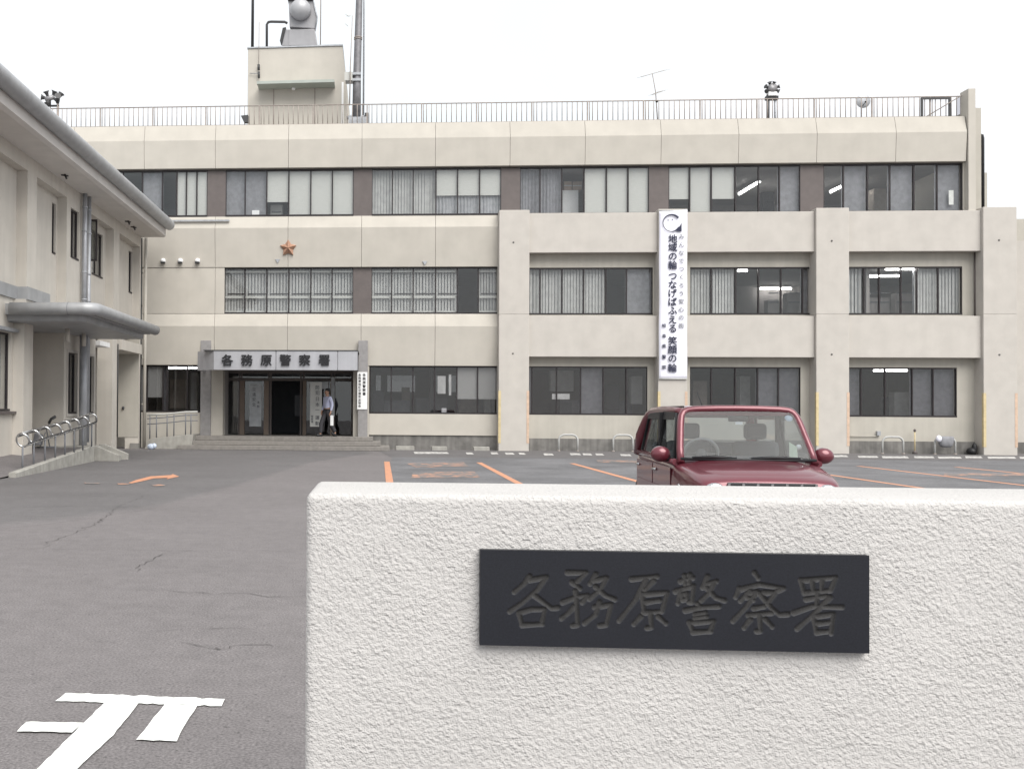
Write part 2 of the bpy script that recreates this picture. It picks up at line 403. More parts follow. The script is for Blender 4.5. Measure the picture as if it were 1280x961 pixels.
# cracks in the asphalt
def crack(pts, wd):
    P = [np.array(gp(*p)) for p in pts]; L = []
    for a, b in zip(P[:-1], P[1:]):
        n = max(3, int(np.linalg.norm(b - a) / .09))
        for i in range(n): L.append(a + (b - a) * i / n + np.random.normal(0, .024, 2))
    L.append(P[-1]); mb = MB(); vs = []
    for i, p in enumerate(L):
        d = L[min(i + 1, len(L) - 1)] - L[max(i - 1, 0)]; d = d / (np.linalg.norm(d) + 1e-9); nrm = np.array((-d[1], d[0]))
        ww = wd * .45 * random.choice((.25, .5, .8, 1.0, 1.1)) * min(1, .2 + min(i, len(L) - 1 - i) * .3)
        vs += [(*(p + nrm * ww), .0062), (*(p - nrm * ww), .0062)]
    mb.add(vs, [(2 * i, 2 * i + 1, 2 * i + 3, 2 * i + 2) for i in range(len(L) - 1)]); obj('crack', mb, M_CRACK, ground, fixn=False)
for pts, wd in (([(46, 686), (70, 675), (100, 664), (120, 655), (131, 648)], .011), ([(168, 716), (176, 706), (196, 698), (205, 693), (235, 689)], .010), ([(175, 737), (250, 741), (300, 741), (345, 746), (384, 745)], .009),
                ([(160, 790), (235, 787), (265, 785), (330, 788)], .006), ([(228, 802), (245, 807), (270, 812), (285, 808), (330, 806), (384, 809)], .008), ([(270, 812), (271, 820)], .005), ([(0, 687), (60, 686), (200, 688), (384, 689)], .007),
                ([(0, 634), (90, 633), (180, 634)], .016), ([(120, 655), (150, 632), (185, 618)], .008)): crack(pts, wd)

# ------------------------------------------------------------------ main building
YP = 36.8
YW = YP + .55            # recess wall
YL = YP + .45            # left facade, panel back edge
bld = thing('police_station', 'long beige three storey building with ribbon windows behind the car park', 'building', (6, YP, 0))
Z_TOP, Z_CR, Z_FB = 12.12, 11.52, 10.48
Z_S3, Z_P2, Z_C3, Z_W2T, Z_S2, Z_C2, Z_W1T, Z_S1 = 8.69, 8.69, 8.235, 6.78, 5.03, 4.56, 3.105, 1.32
Z_P2B, Z_P1, Z_P1B = 7.24, 4.93, 3.44
def fx(px, y=YP, py=400): return at_y(px, py, y)[0]
def fz(px, py, y=YP): return at_y(px, py, y)[2]
G = .005
def bent_panel(x0, x1, zt, zc, zb, ytop, ycr, ybot, back, name='wall_panel'):
    mb = MB(); mb.prism([(ytop, zt), (ycr, zc), (ybot, zb), (back, zb), (back, zt)], 'x', x0 + G, x1 - G)
    return obj(name, mb, M_PANEL, bld, bevel=.008)
JX = [-12.3, -11.56] + [fx(p, YP + .2, 170) for p in (180, 269, 360.5, 452.5, 544.5, 638, 732, 827, 924, 1022, 1121, 1209.5)]
JX[0] = JX[2] - 2 * 2.72; JX[1] = JX[2] - 2.72; JX.insert(0, JX[0] - 2.72)
YF = YP + .22
for a, b in zip(JX[:-1], JX[1:]): bent_panel(a, b, Z_TOP, Z_CR, Z_FB, YF + .15, YF, YF + .07, YF + .42, 'fascia_panel')
XEND = JX[-1]; XBEG = JX[0]
JL = [XBEG, JX[2]] + [fx(p, YL, 300) for p in (180, 269.3, 360.3, 452, 544.2)] + [fx(623, YP + .3, 300)]
for a, b in zip(JL[:-1], JL[1:]):
    if b <= a: continue
    bent_panel(a, b, Z_S3, Z_C3, Z_W2T, YL, YL - .15, YL - .02, YL + .3)
    bent_panel(a, b, Z_S2, Z_C2, Z_W1T, YL, YL - .15, YL - .02, YL + .3)
XL2 = fx(280.5, YL, 360)
mb = MB().box(JL[2] - 4, JL[3] - G, YL, YL + .3, Z_S2 + .012, Z_W2T - .012); obj('wall_panel', mb, M_PANEL, bld, bevel=.006)
mb = MB().box(JL[3] + G, XL2 - .003, YL, YL + .3, Z_S2 + .012, Z_W2T - .012); obj('wall_panel', mb, M_PANEL, bld, bevel=.006)
XP1 = fx(623.3, YP + .3, 480)
XE0, XE1 = fx(279, YL + .1, 500), fx(441.5, YL + .1, 500)
mb = MB().box(fx(462, YL), XP1, YL, YL + .3, fz(540, 544, YL), Z_S1); obj('sill_wall', mb, M_PANEL, bld, bevel=.006)
mb = MB().box(fx(447, YL), XP1, YL + .05, YL + .3, -.1, fz(540, 544, YL) - .002); obj('plinth', mb, M_PLINTH, bld)
mb = MB().box(-14, fx(262, YL), YL, YL + .3, 0, Z_S1); obj('sill_wall', mb, M_PANEL, bld)
for q in ((fx(262.5, YL), XE0), (XE1, fx(462, YL) - .003)): obj('door_surround', MB().box(*q, YL, YL + .3, 0, Z_W1T - .003), M_PANEL, bld)
# columns with edge guards
CX = [(623.6, 661.6), (822.8, 859.3), (1020.3, 1061.6), (1229.3, 1271.5)]
cols = []
ZCT = fz(640, 262.6)
for i, (a, b) in enumerate(CX):
    x0, x1 = fx(a), fx(b)
    mb = MB().box(x0, x1, YP, YW + .2, 4.972, ZCT); mb.box(x0 + .004, x1 - .004, YP + .006, YW + .2, 4.95, 4.99); mb.box(x0, x1, YP, YW + .2, -.05, 4.958)
    c = obj('column', mb, M_COLUMN, bld, bevel=.02); cols.append((x0, x1))
    for x, s, m in ((x0, -1, M_YEL), (x1, 1, M_ORG)):
        g = MB().box(x - .006 if s < 0 else x - .085, x + .085 if s < 0 else x + .006, YP - .008, YP - .001, .28, 2.19)
        g.box(x - .0065 if s < 0 else x + .0005, x - .0005 if s < 0 else x + .0065, YP - .001, YP + .1, .28, 2.19)
        obj('edge_guard', g, m, c)
    w_ = MB(); 
    for zz in (ZCT - 1.18, 3.55): w_.lathe([(.035, -.012), (.03, 0)], (x0 + (x1 - x0) * .47, YP - .001, zz), 'y', 10)
    obj('weep_cap', w_, M_PLINTH, c)
# bays between the columns
for i in range(3):
    xa, xb = cols[i][1], cols[i + 1][0]
    for zt, zb in ((Z_P2, Z_P2B), (Z_P1, Z_P1B)):
        obj('parapet', MB().box(xa + .002, xb - .002, YP + .14, YP + .34, zb, zt), M_COLUMN, bld, bevel=.012)
        obj('balcony_slab', MB().box(xa + .002, xb - .002, YP + .342, YW + .3, zb + .03, zb + .2), M_RECESS, bld)
obj('parapet', MB().box(cols[3][1] + .002, 30, YP + 1.6, YP + 1.9, -.05, fz(1276, 301, YP + 1.6)), M_COLUMN, bld)
obj('side_wall', MB().box(cols[3][1] - .5, 30, YP + 2.2, YP + 8, -.05, fz(1276, 273.7, YP + 2.2)), M_RECESS, bld)
obj('plinth', MB().box(cols[3][1] + .004, 30, YP + 1.55, YP + 1.598, 0, .42), M_PLINTH, bld)

# windows -------------------------------------------------------------
def vslats(mb, x0, x1, y, z0, z1, pitch=.105, wd=.092):
    n = max(2, int((x1 - x0) / pitch)); p = (x1 - x0) / n
    for i in range(n):
        c = x0 + (i + .5) * p + random.uniform(-.006, .006); a = random.uniform(.1, .35)
        mb.add([(c - wd / 2, y - wd * a * .5, z0), (c + wd / 2, y + wd * a * .5, z0), (c + wd / 2, y + wd * a * .5, z1), (c - wd / 2, y - wd * a * .5, z1)], [(0, 1, 2, 3)])
def wavy(mb, x0, x1, y, z0, z1, amp=.03, per=.12):
    n = max(8, int((x1 - x0) / per * 6)); vs = []
    ph = random.uniform(0, 6)
    for i in range(n + 1):
        x = x0 + (x1 - x0) * i / n
        dy = amp * math.sin(ph + x * 2 * math.pi / per) + .5 * amp * math.sin(ph * 2 + x * 5.1 / per)
        vs += [(x, y + dy, z0), (x, y + dy * .6, z1)]
    mb.add(vs, [(2 * i, 2 * i + 2, 2 * i + 3, 2 * i + 1) for i in range(n)], True)
def window(x0, x1, z0, z1, y, panes, glass=M_GLASS, fr=.045, label=None):
    """panes: list of (x_left, x_right, backing). Frame is the part, panes and blinds its sub-parts."""
    mb = MB(); d0, d1 = y - .035, y + .05
    mb.box(x0, x1, d0, d1, z1 - .05, z1); mb.box(x0, x1, d0 - .03, d1, z0, z0 + .06)
    edges = sorted({round(p[0], 3) for p in panes} | {round(p[1], 3) for p in panes} | {round(x0, 3), round(x1, 3)})
    for e in edges:
        mb.box(max(x0, e - fr / 2), min(x1, e + fr / 2), d0 + .004, d1 - .004, z0 + .06, z1 - .05)
    f = obj('window', mb, M_BRONZE, bld, label=label)
    for a, b, k in panes:
        a2, b2 = a + fr / 2, b - fr / 2; zz0, zz1 = z0 + .06, z1 - .05
        yo = random.choice((0, .014))
        obj('pane', MB().box(a2, b2, y + yo, y + yo + .006, zz0, zz1), glass, f)
        yb = y + (.06 if k in 'bhH' else .13)
        if k == 'b': obj('blind', MB().box(a - .01, b + .01, yb, yb + .004, zz0 - .02, zz1 + .03), M_BLIND, f)
        elif k == 'h':
            obj('blind', MB().box(a - .01, b + .01, yb, yb + .004, zz0 + (zz1 - zz0) * .42, zz1 + .03), M_BLIND, f)
            m_ = MB(); wavy(m_, a, b, yb + .1, zz0 - .02, zz0 + (zz1 - zz0) * .5); obj('curtain', m_, M_CURT2, f)
        elif k == 'H': obj('blind', MB().box(a - .01, b + .01, yb, yb + .004, zz0 + (zz1 - zz0) * .3, zz1 + .03), M_BLIND, f)
        elif k == 'v' or k == 'l':
            m_ = MB(); vslats(m_, a, b, yb + .05, zz0 - .02, zz1 + .02, wd=.092 if k == 'v' else .072); obj('vertical_blind', m_, M_VBLIND, f)
            obj('backing_curtain', MB().box(a, b, yb + .16, yb + .165, zz0 - .02, zz1 + .02), M_CURT2, f)
            if k == 'l':
                m_ = MB().box(a + .02, b - .02, yb - .05, yb - .03, zz0 + .55, zz0 + .63); m_.box(a + .02, b - .02, yb - .05, yb - .03, zz1 - .12, zz1 - .06); m_.box(a + .02, b - .02, yb - .05, yb - .03, zz0 + .02, zz0 + .07)
                obj('guard_bar', m_, M_BLIND, f)
                obj('guard_bar', MB().box(a + .1, b - .02, yb - .045, yb - .035, zz0 + .68, zz0 + .73), M_BRONZE, f)
        elif k == 'c':
            m_ = MB(); wavy(m_, a, b, yb + .08, zz0 - .02, zz1 + .02); obj('curtain', m_, M_CURT, f)
        elif k == 'C': obj('curtain', MB().box(a - .01, b + .01, yb + .02, yb + .024, zz0 - .02, zz1 + .03), M_CURT, f)
    return f
def px_panes(lst, y, py): return [(fx(a, y, py), fx(b, y, py), k) for a, b, k in lst]
Y3 = YP + .5
def brown(a, b, y, py, z0, z1):
    obj('infill_panel', MB().box(fx(a, y, py), fx(b, y, py), y - .03, y + .1, z0, z1), M_BROWN, bld, bevel=.004)
for a, b in ((76, 99), (259.5, 282.3), (442, 465), (626.3, 650), (811, 835.5), (1000, 1029)): brown(a, b, Y3, 240, Z_S3 + .002, Z_FB - .06)
W3 = [[(99, 128, 'b'), (128, 154, 'b'), (154, 178, 'o'), (178, 203, 'C'), (203, 221, 'o'), (221, 233, 'b'), (233, 246, 'b'), (246, 259.5, 'b')],
      [(282.3, 306.5, 'C'), (306.5, 333.5, 'C'), (333.5, 361, 'H'), (361, 388.5, 'b'), (388.5, 415.5, 'b'), (415.5, 442, 'b')],
      [(465, 490.5, 'v'), (490.5, 516.5, 'v'), (516.5, 545, 'v'), (545, 572, 'h'), (572, 599.5, 'h'), (599.5, 626.3, 'h')],
      [(650, 675, 'c'), (675, 702, 'c'), (702, 730, 'o'), (730, 758, 'b'), (758, 785, 'b'), (785, 811, 'b')],
      [(835.5, 862, 'H'), (862, 889, 'b'), (889, 919, 'H'), (919, 948, 'o'), (948, 974, 'o'), (974, 1000, 'C')],
      [(1029, 1054, 'o'), (1054, 1084, 'C'), (1084, 1112, 'o'), (1112, 1142, 'C'), (1142, 1171, 'o'), (1171, 1202, 'C')]]
for L in W3:
    P = px_panes(L, Y3, 240); window(P[0][0], P[-1][1], Z_S3 + .004, Z_FB - .03, Y3, P)
Y2 = YL + .12
W2 = [[(280.8, 306, 'l'), (306, 333.5, 'l'), (333.5, 361, 'l'), (361, 388.5, 'l'), (388.5, 415, 'l'), (415, 441.5, 'l')], [(464.5, 489.5, 'l'), (489.5, 516.5, 'l'), (516.5, 544.5, 'l'), (544.5, 571.5, 'l'), (571.5, 598, 'o'), (598, 623, 'l')]]
for L in W2:
    P = px_panes(L, Y2, 360); window(P[0][0], P[-1][1], Z_S2 + .004, Z_W2T - .003, Y2, P)
brown(441.5, 464.5, Y2, 360, Z_S2 + .004, Z_W2T - .004)
P = px_panes([(462.5, 489, 'o'), (489, 516, 'o'), (516, 543, 'o'), (543, 571, 'o'), (571, 597, 'H'), (597, 623, 'H')], Y2, 490); window(P[0][0], P[-1][1], Z_S1 + .004, Z_W1T - .003, Y2, P, M_GLASS_DIM)
P = px_panes([(150, 184, 'b'), (184, 204, 'H'), (204, 209, 'C'), (209, 234, 'o'), (234, 262, 'o')], Y2, 490); window(P[0][0], P[-1][1], Z_S1 + .004, Z_W1T - .003, Y2, P, M_GLASS_DIM)
# recessed bays: wall with a window opening on each floor
def bay_wall(x0, x1, z0, z1, wx0, wx1, wz0, wz1):
    mb = MB().box(x0, x1, YW, YW + .25, z0, wz0); mb.box(x0, x1, YW, YW + .25, wz1, z1)
    if wx0 > x0: mb.box(x0, wx0, YW, YW + .25, wz0, wz1)
    if wx1 < x1: mb.box(wx1, x1, YW, YW + .25, wz0, wz1)
    obj('recess_wall', mb, M_RECESS, bld)
WZ = [(fz(740, 393.5, YW), fz(740, 334.5, YW)), (fz(740, 518.7, YW), fz(740, 458, YW))]
B2 = [[(655, 675, 'v'), (675, 702.5, 'v'), (702.5, 729.5, 'v'), (729.5, 757, 'v'), (757, 783, 'o'), (783, 815.5, 'C')],
      [(862, 889, 'v'), (889, 919.5, 'v'), (919.5, 948, 'o'), (948, 976, 'o'), (976, 1003, 'o'), (1003, 1014.5, 'C')],
      [(1058, 1080, 'v'), (1080, 1099, 'o'), (1099, 1126, 'o'), (1126, 1146, 'o'), (1146, 1172.5, 'v'), (1172.5, 1202, 'v')]]
B1 = [[(655, 665, 'C'), (665, 696, 'o'), (696, 726, 'o'), (726, 754, 'C'), (754, 783, 'o'), (783, 809, 'o')],
      [(862, 889, 'o'), (889, 919, 'o'), (919, 947, 'o'), (947, 973, 'C'), (973, 1000, 'C')],
      [(1058, 1076, 'C'), (1076, 1106, 'o'), (1106, 1140, 'o'), (1140, 1166, 'C'), (1166, 1195, 'C')]]
for i in range(3):
    xa, xb = cols[i][1], cols[i + 1][0]
    for fl, (L, ztop, zbot) in enumerate(((B2[i], Z_P2B + .03, Z_P1B + .2), (B1[i], Z_P1B + .03, 0))):
        P = px_panes(L, YW + .05, 400); wz0, wz1 = WZ[fl]
        P[0] = (max(P[0][0], xa - .1), P[0][1], P[0][2])
        bay_wall(xa - .12, xb + .12, zbot, ztop + .02, P[0][0], P[-1][1], wz0, wz1)
        window(P[0][0], P[-1][1], wz0 + .003, wz1 - .003, YW + .06, P, M_GLASS_DIM if fl else M_GLASS)
    obj('plinth', MB().box(xa - .1, xb + .1, YW - .03, YW - .002, -.05, .45), M_PLINTH, bld)
obj('downpipe', MB().tube([(fx(1219, YW - .05, 350), YW - .06, Z_P1 - .3), (fx(1219, YW - .05, 350), YW - .06, Z_P2B)], .04, 8), M_BROWN, bld)
# floors, ceilings, back and end walls of the rooms
for zf, zc, xr_ in ((-.02, 3.25, 22.2), (3.62, 6.85, 22.2), (7.3, 10.42, XEND - .06)):
    obj('floor_slab', MB().box(XBEG, 22.2, YP + .85, YP + 12, zf - .25, zf), M_INT_FLOOR, bld)
    obj('ceiling', MB().box(XBEG, xr_, YP + .66, YP + 12, zc, zc + .06), M_INT_CEIL, bld)
obj('end_wall', MB().box(XBEG - .2, XBEG - .002, YP + .7, YP + 12, 0, Z_TOP - .3), M_PANEL, bld); obj('end_wall', MB().box(XEND - .3, XEND - .065, YP + .72, YP + 12, 7.31, 11.39), M_PANEL, bld); obj('end_wall', MB().box(22.2, 22.4, YP + .9, YP + 12, 0, 8.6), M_PANEL, bld)
mb = MB()
holes = [(fx(a, YP + 9, 480), fx(b, YP + 9, 480)) for a, b in ((470, 476), (484, 519), (545, 556), (560, 570))]
zz0, zz1 = .9, 2.45
xs = XBEG
for a, b in holes: mb.box(xs, a, YP + 9, YP + 9.15, -.2, 3.3); mb.box(a, b, YP + 9, YP + 9.15, -.2, 2.3); mb.box(a, b, YP + 9, YP + 9.15, 3.05, 3.3); xs = b
mb.box(xs, 22.2, YP + 9, YP + 9.15, -.2, 3.3); mb.box(XBEG, 22.2, YP + 7, YP + 7.15, 3.4, 6.9); mb.box(XBEG, 22.2, YP + 7.5, YP + 7.65, 7, 10.5)
obj('interior_wall', mb, M_INT_WALL, bld)
for a, b in holes: obj('far_pane', MB().box(a, b, YP + 9.05, YP + 9.06, 2.3, 3.05), glass_mat('far_glass', (.33, .33, .33)), bld)
mb = MB()
for x in (-5.75, -.5, 5, 10.4): mb.box(x, x + .12, YP + .9, YP + 7, 7, 10.42)
for x in (-5.9, 4.9, 10.5, 17.7): mb.box(x, x + .12, YP + .9, YP + 7, 3.4, 6.85)
for x in (-6, 4.9, 16.1): mb.box(x, x + .12, YP + .9, YP + 9, 0, 3.2)
obj('partition_wall', mb, M_INT_WALL, bld)
obj('roof_slab', MB().box(XBEG, XEND - .05, YF + .43, YP + 12, 11.4, 11.62), M_CONC, bld)
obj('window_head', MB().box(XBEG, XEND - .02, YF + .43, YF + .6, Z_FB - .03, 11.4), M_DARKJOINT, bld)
# fluorescent lamps on the ceilings
def lamp(p0, p1, zc):
    a, b = Vector(p0), Vector(p1); d = (b - a).normalized()
    t = obj('ceiling_light', MB().tube([a, b], .035, 8), M_LAMP, bld)
    n = Vector((-d.y, d.x, 0)) * .1
    h = MB(); h.add([a + n + Vector((0, 0, .04)), b + n + Vector((0, 0, .04)), b - n + Vector((0, 0, .04)), a - n + Vector((0, 0, .04)), a + Vector((0, 0, zc - a.z)), b + Vector((0, 0, zc - a.z))], [(0, 1, 5, 4), (2, 3, 4, 5), (0, 3, 2, 1)])
    obj('lamp_housing', h, M_WHITE, t)
for (a, b, zc) in (((924, 243), (945, 228), 10.36), ((979, 240), (987, 234.5), 10.36), ((1038, 240.5), (1054, 231), 10.36), ((1056, 230), (1062, 226.5), 10.36), ((1072, 234), (1076, 231), 10.36)):
    p, q = at_z(*a, zc - .1), at_z(*b, zc - .1); q[0] = p[0]; lamp(p, q, zc)
for (x0, x1, py, zc) in ((950, 974, 360.8, 6.8), (976, 989, 360.8, 6.8), (1107, 1126, 336.6, 6.8), (1128, 1145, 336.4, 6.8), (1085, 1098, 345.5, 6.8), (1099.5, 1124, 345.2, 6.8), (209, 233, 460, 3.2), (235, 246, 460, 3.2), (1092, 1105, 463.2, 3.2), (1107, 1134, 463, 3.2), (922, 934, 338.5, 6.8)):
    p = at_z(x0, py, zc - .1)
    if p[1] < YP + .8 or p[1] > YP + 6.8: p = at_y(x0, py, YP + 3); 
    q = at_y(x1, py, p[1]); q[2] = p[2]; lamp(p, q, p[2] + .1)
# things standing inside, seen through the glass
def inside(name, label, cat, px0, px1, py0, py1, y, dep, m, group=None):
    x0, x1 = fx(px0, y, py1), fx(px1, y, py1); z0, z1 = fz(px0, py1, y), fz(px0, py0, y)
    t = thing(name, label, cat, ((x0 + x1) / 2, y + dep / 2, z0), 0, group)
    obj('body', MB().box(x0, x1, y, y + dep, z0, z1), m, t, bevel=.006)
    return t, (x0, x1, z0, z1)
t, q = inside('storage_cabinet', 'pale metal cabinet behind the third floor glass above the first parapet', 'cabinet', 703, 723, 238, 285, YP + 1.3, .45, M_WHITE)
obj('door', MB().box(q[0] + .02, (q[0] + q[1]) / 2 - .005, YP + 1.285, YP + 1.299, q[2] + .05, q[3] - .04), M_WHITE, t); obj('door', MB().box((q[0] + q[1]) / 2 + .005, q[1] - .02, YP + 1.285, YP + 1.299, q[2] + .05, q[3] - .04), M_WHITE, t)
t, q = inside('storage_cabinet', 'narrow pale cabinet left of the wider one in the third floor window', 'cabinet', 694.5, 701, 238, 285, YP + 1.3, .45, M_WHITE)
obj('door', MB().box(q[0] + .02, q[1] - .02, YP + 1.285, YP + 1.299, q[2] + .05, q[3] - .04), M_WHITE, t)
M_CARD = mat('cardboard', (.42, .33, .27), .85, .08, 8)
for px0, px1, py0, lab in ((692, 702, 226.5, 'brown carton on the narrow pale cabinet'), (705, 714.5, 226.8, 'left brown carton on the wider pale cabinet'), (716, 727, 227.2, 'right brown carton on the wider pale cabinet')):
    t, q = inside('carton', lab, 'box', px0, px1, py0, 237.6, YP + 1.32, .4, M_CARD, 'cartons on the cabinets')
    obj('tape', MB().box(q[0], q[1], YP + 1.318, YP + 1.3195, (q[2] + q[3]) / 2 - .02, (q[2] + q[3]) / 2 + .02), M_BLIND, t)
t, q = inside('printer', 'light grey printer on the third floor window ledge over the star', 'printer', 338, 353, 256, 268.5, YP + 1.0, .4, M_BLIND); obj('paper_tray', MB().box(q[0] + .05, q[1] - .05, YP + .94, YP + .999, q[2] + .08, q[2] + .12), M_INKGREY, t)
t, q = inside('paper_stack', 'small white paper stack on the ledge left of the printer', 'papers', 315, 324, 263, 268.5, YP + .62, .2, M_WHITE)
for px0, px1, py0, lab in ((471, 512, 500, 'dark office desk seen through the ground floor window near the entrance'), (520, 560, 497, 'dark office counter in the middle of the ground floor window'), (570, 618, 495, 'grey office desk by the ground floor window next to the first pillar'), (1112, 1134, 496, 'grey office desk through the ground floor window of the last bay'), (700, 790, 500, 'long dark desk through the ground floor window of the first bay')):
    t, q = inside('office_desk', lab, 'desk', px0, px1, py0, 520, YP + 2.6, .7, M_CURT); obj('drawer', MB().box(q[0] + .05, q[0] + .45, YP + 2.585, YP + 2.599, q[2] + .1, q[3] - .08), M_INKGREY, t)
for px0, px1, py0, lab in ((960, 974, 375, 'light shelf unit in the second floor of the middle bay'), (984, 1000, 366, 'taller light shelf unit at the right of the middle bay, second floor'), (1086, 1112, 372, 'low light shelf unit in the second floor of the last bay'), (1120, 1142, 366, 'tall light shelf unit under the lamps of the last bay, second floor')):
    t, q = inside('shelf_unit', lab, 'shelf', px0, px1, py0, 395, YP + 2.2, .4, M_INT_WALL)
    for k in range(2): obj('shelf_board', MB().box(q[0] + .03, q[1] - .03, YP + 2.17, YP + 2.199, q[2] + .5 + .35 * k, q[2] + .54 + .35 * k), M_INKGREY, t)
M_OFF1 = mat('office_pale', (.72, .72, .69), .8, .1, 6); M_OFF2 = mat('office_tan', (.40, .35, .30), .8, .1, 6); M_OFF3 = mat('office_dark', (.05, .05, .055), .7, .1, 6)
for nm, lab, cat, x0, x1, y0, y1, dy, m in (
    ('filing_cabinet', 'grey filing cabinet at the left end of the ground floor window beside the entrance', 'cabinet', 466, 480, 488, 520, 2.0, M_OFF3),
    ('filing_cabinet', 'tan filing cabinet near the middle of the ground floor window beside the entrance', 'cabinet', 502, 512, 484, 520, 3.4, M_OFF2),
    ('locker', 'tall dark locker in the middle of the ground floor window beside the entrance', 'locker', 537, 544, 462, 520, 1.6, M_OFF3),
    ('room_divider', 'low pale room divider behind the right half of the window beside the entrance', 'divider', 574, 596, 494, 520, 1.9, M_OFF2),
    ('locker', 'narrow pale locker close to the first pillar behind the window', 'locker', 606, 613, 488, 520, 1.7, M_OFF1),
    ('whiteboard', 'large pale board behind the second pane of the first ground floor bay', 'board', 688, 717, 463, 489, 2.6, M_OFF1),
    ('filing_cabinet', 'tan cabinet behind the third pane of the first ground floor bay', 'cabinet', 731, 753, 474, 500, 2.4, M_OFF2),
    ('shelf_unit', 'pale shelf behind the right end of the first ground floor bay', 'shelf', 789, 803, 470, 505, 1.9, M_OFF1),
    ('shelf_unit', 'dark shelf behind the fourth pane of the first ground floor bay', 'shelf', 758, 774, 480, 512, 2.1, M_OFF3),
    ('filing_cabinet', 'tan cabinet behind the first pane of the middle ground floor bay', 'cabinet', 866, 884, 476, 515, 2.2, M_OFF2),
    ('locker', 'pale locker behind the third pane of the middle ground floor bay', 'locker', 925, 938, 470, 515, 1.9, M_OFF1),
    ('filing_cabinet', 'pale cabinet behind the second pane of the last ground floor bay', 'cabinet', 1118, 1136, 490, 520, 1.8, M_OFF1),
    ('shelf_unit', 'grey shelf in the dark left part of the window next to the annex', 'shelf', 212, 232, 474, 510, 2.4, M_OFF2),
    ('locker', 'dark locker at the right of the window next to the annex', 'locker', 238, 246, 466, 512, 2.2, M_OFF1),
    ('shelf_unit', 'pale shelf behind the third floor panes left of the roof tower', 'shelf', 222, 232, 236, 270, 1.6, M_OFF1),
    ('filing_cabinet', 'dark cabinet in the third floor window over the middle bay', 'cabinet', 952, 968, 240, 275, 2.2, M_OFF3),
    ('filing_cabinet', 'tan cabinet in the third floor window over the last bay', 'cabinet', 1092, 1108, 236, 275, 2.4, M_OFF2)):
    t, q = inside(nm, lab, cat, x0, x1, y0, y1, YP + dy, .4, m)
    n_ = 3 if q[3] - q[2] > .7 else 2
    for k in range(n_):
        h_ = (q[3] - q[2]) / n_; obj('front_panel', MB().box(q[0] + .03, q[1] - .03, YP + dy - .012, YP + dy - .001, q[2] + k * h_ + .02, q[2] + (k + 1) * h_ - .02), m, t)
def on_glass(lab, x0, x1, y0, y1, yy, m=M_WHITE):
    tag(obj('notice', MB().box(fx(x0, yy, y1), fx(x1, yy, y1), yy, yy + .004, fz(x0, y1, yy), fz(x0, y0, yy)), m), lab, 'notice')
on_glass('larger pale notice taped inside the ground floor window right of the entrance', 547, 557, 470, 492, Y2 + .03, M_OFF1)
on_glass('tiny white card at the sill of the ground floor window right of the entrance', 552, 558, 510, 516, Y2 + .03)
on_glass('slim pale paper beside the larger notice in the ground floor window', 561, 564, 468, 494, Y2 + .03, M_OFF1)
on_glass('pale sheet at the lower left of the window in the first ground floor bay', 690, 712, 492, 499, YW + .09, M_OFF1)
on_glass('small pale sheet low in the last third floor pane', 1186, 1192, 238, 256, Y3 + .03, M_OFF1)
# right-hand end of the roof storey
xe = fx(1209.7, YF, 150)
obj('end_fin', MB().prism([(YF - .02, Z_P2 - .2), (YF - .02, fz(1214, 111, YF)), (YF + .5, fz(1214, 111, YF)), (YF + .5, Z_P2 - .2)], 'x', xe + .01, fx(1219.2, YF, 150)), M_PANEL, bld, bevel=.01)
obj('end_pier', MB().box(fx(1202.5, Y3, 240), xe + .008, Y3 - .06, Y3 + .3, Z_P2 - .3, Z_FB - .01), M_PANEL, bld)
yb = YF + .8
obj('end_buttress', MB().box(fx(1215, yb, 150), fx(1226.4, yb, 150), yb, yb + 1.2, Z_P2 - .3, fz(1223, 135, yb)), M_RECESS, bld)
obj('end_buttress', MB().box(fx(1222, yb + .5, 220), fx(1234, yb + .5, 220), yb + .5, yb + 1.6, Z_P2 - .3, fz(1231, 216, yb + .5)), M_RECESS, bld)
xx = fx(1228.4, yb + .2, 200); obj('vent_pipe', MB().tube([(xx - .1, yb + .2, fz(1228, 169, yb + .2)), (xx - .02, yb + .2, fz(1228, 169.5, yb + .2)), (xx, yb + .2, fz(1228, 173, yb + .2)), (xx, yb + .2, Z_P2 - .2)], .055, 8), M_BLACK, bld)
# weep hole covers and cable tray on the left facade
for px in (204, 225.5, 247):
    c = at_y(px, 326.3, YL - .06)
    mb = MB(); mb.lathe([(.09, .06), (.1, -.02), (.085, -.1), (.02, -.13)], (c[0], YL - .05, c[2]), 'y', 14); o = obj('vent_hood', mb, M_WHITE, bld)
    obj('vent_grille', MB().box(c[0] - .075, c[0] + .075, YL - .17, YL - .06, c[2] - .1, c[2] - .04), M_BLACK, o)
for px, py in ((347, 326), (531, 328.5)):
    c = at_y(px, py, YL - .06); obj('drain_spout', MB().add([(c[0] - .09, YL - .07, c[2] + .06), (c[0] + .09, YL - .07, c[2] + .06), (c[0], YL - .07, c[2] - .09), (c[0] - .09, YL, c[2] + .06), (c[0] + .09, YL, c[2] + .06), (c[0], YL, c[2] - .09)], [(0, 1, 2), (0, 3, 4, 1), (1, 4, 5, 2), (2, 5, 3, 0)]), M_GALV, bld)
a, b = at_y(205, 276.5, YL - .1), at_y(287, 275.5, YL - .1)
obj('cable_rail', MB().box(a[0], b[0], YL - .17, YL - .1, a[2] - .03, a[2] + .03), M_GALV, bld)

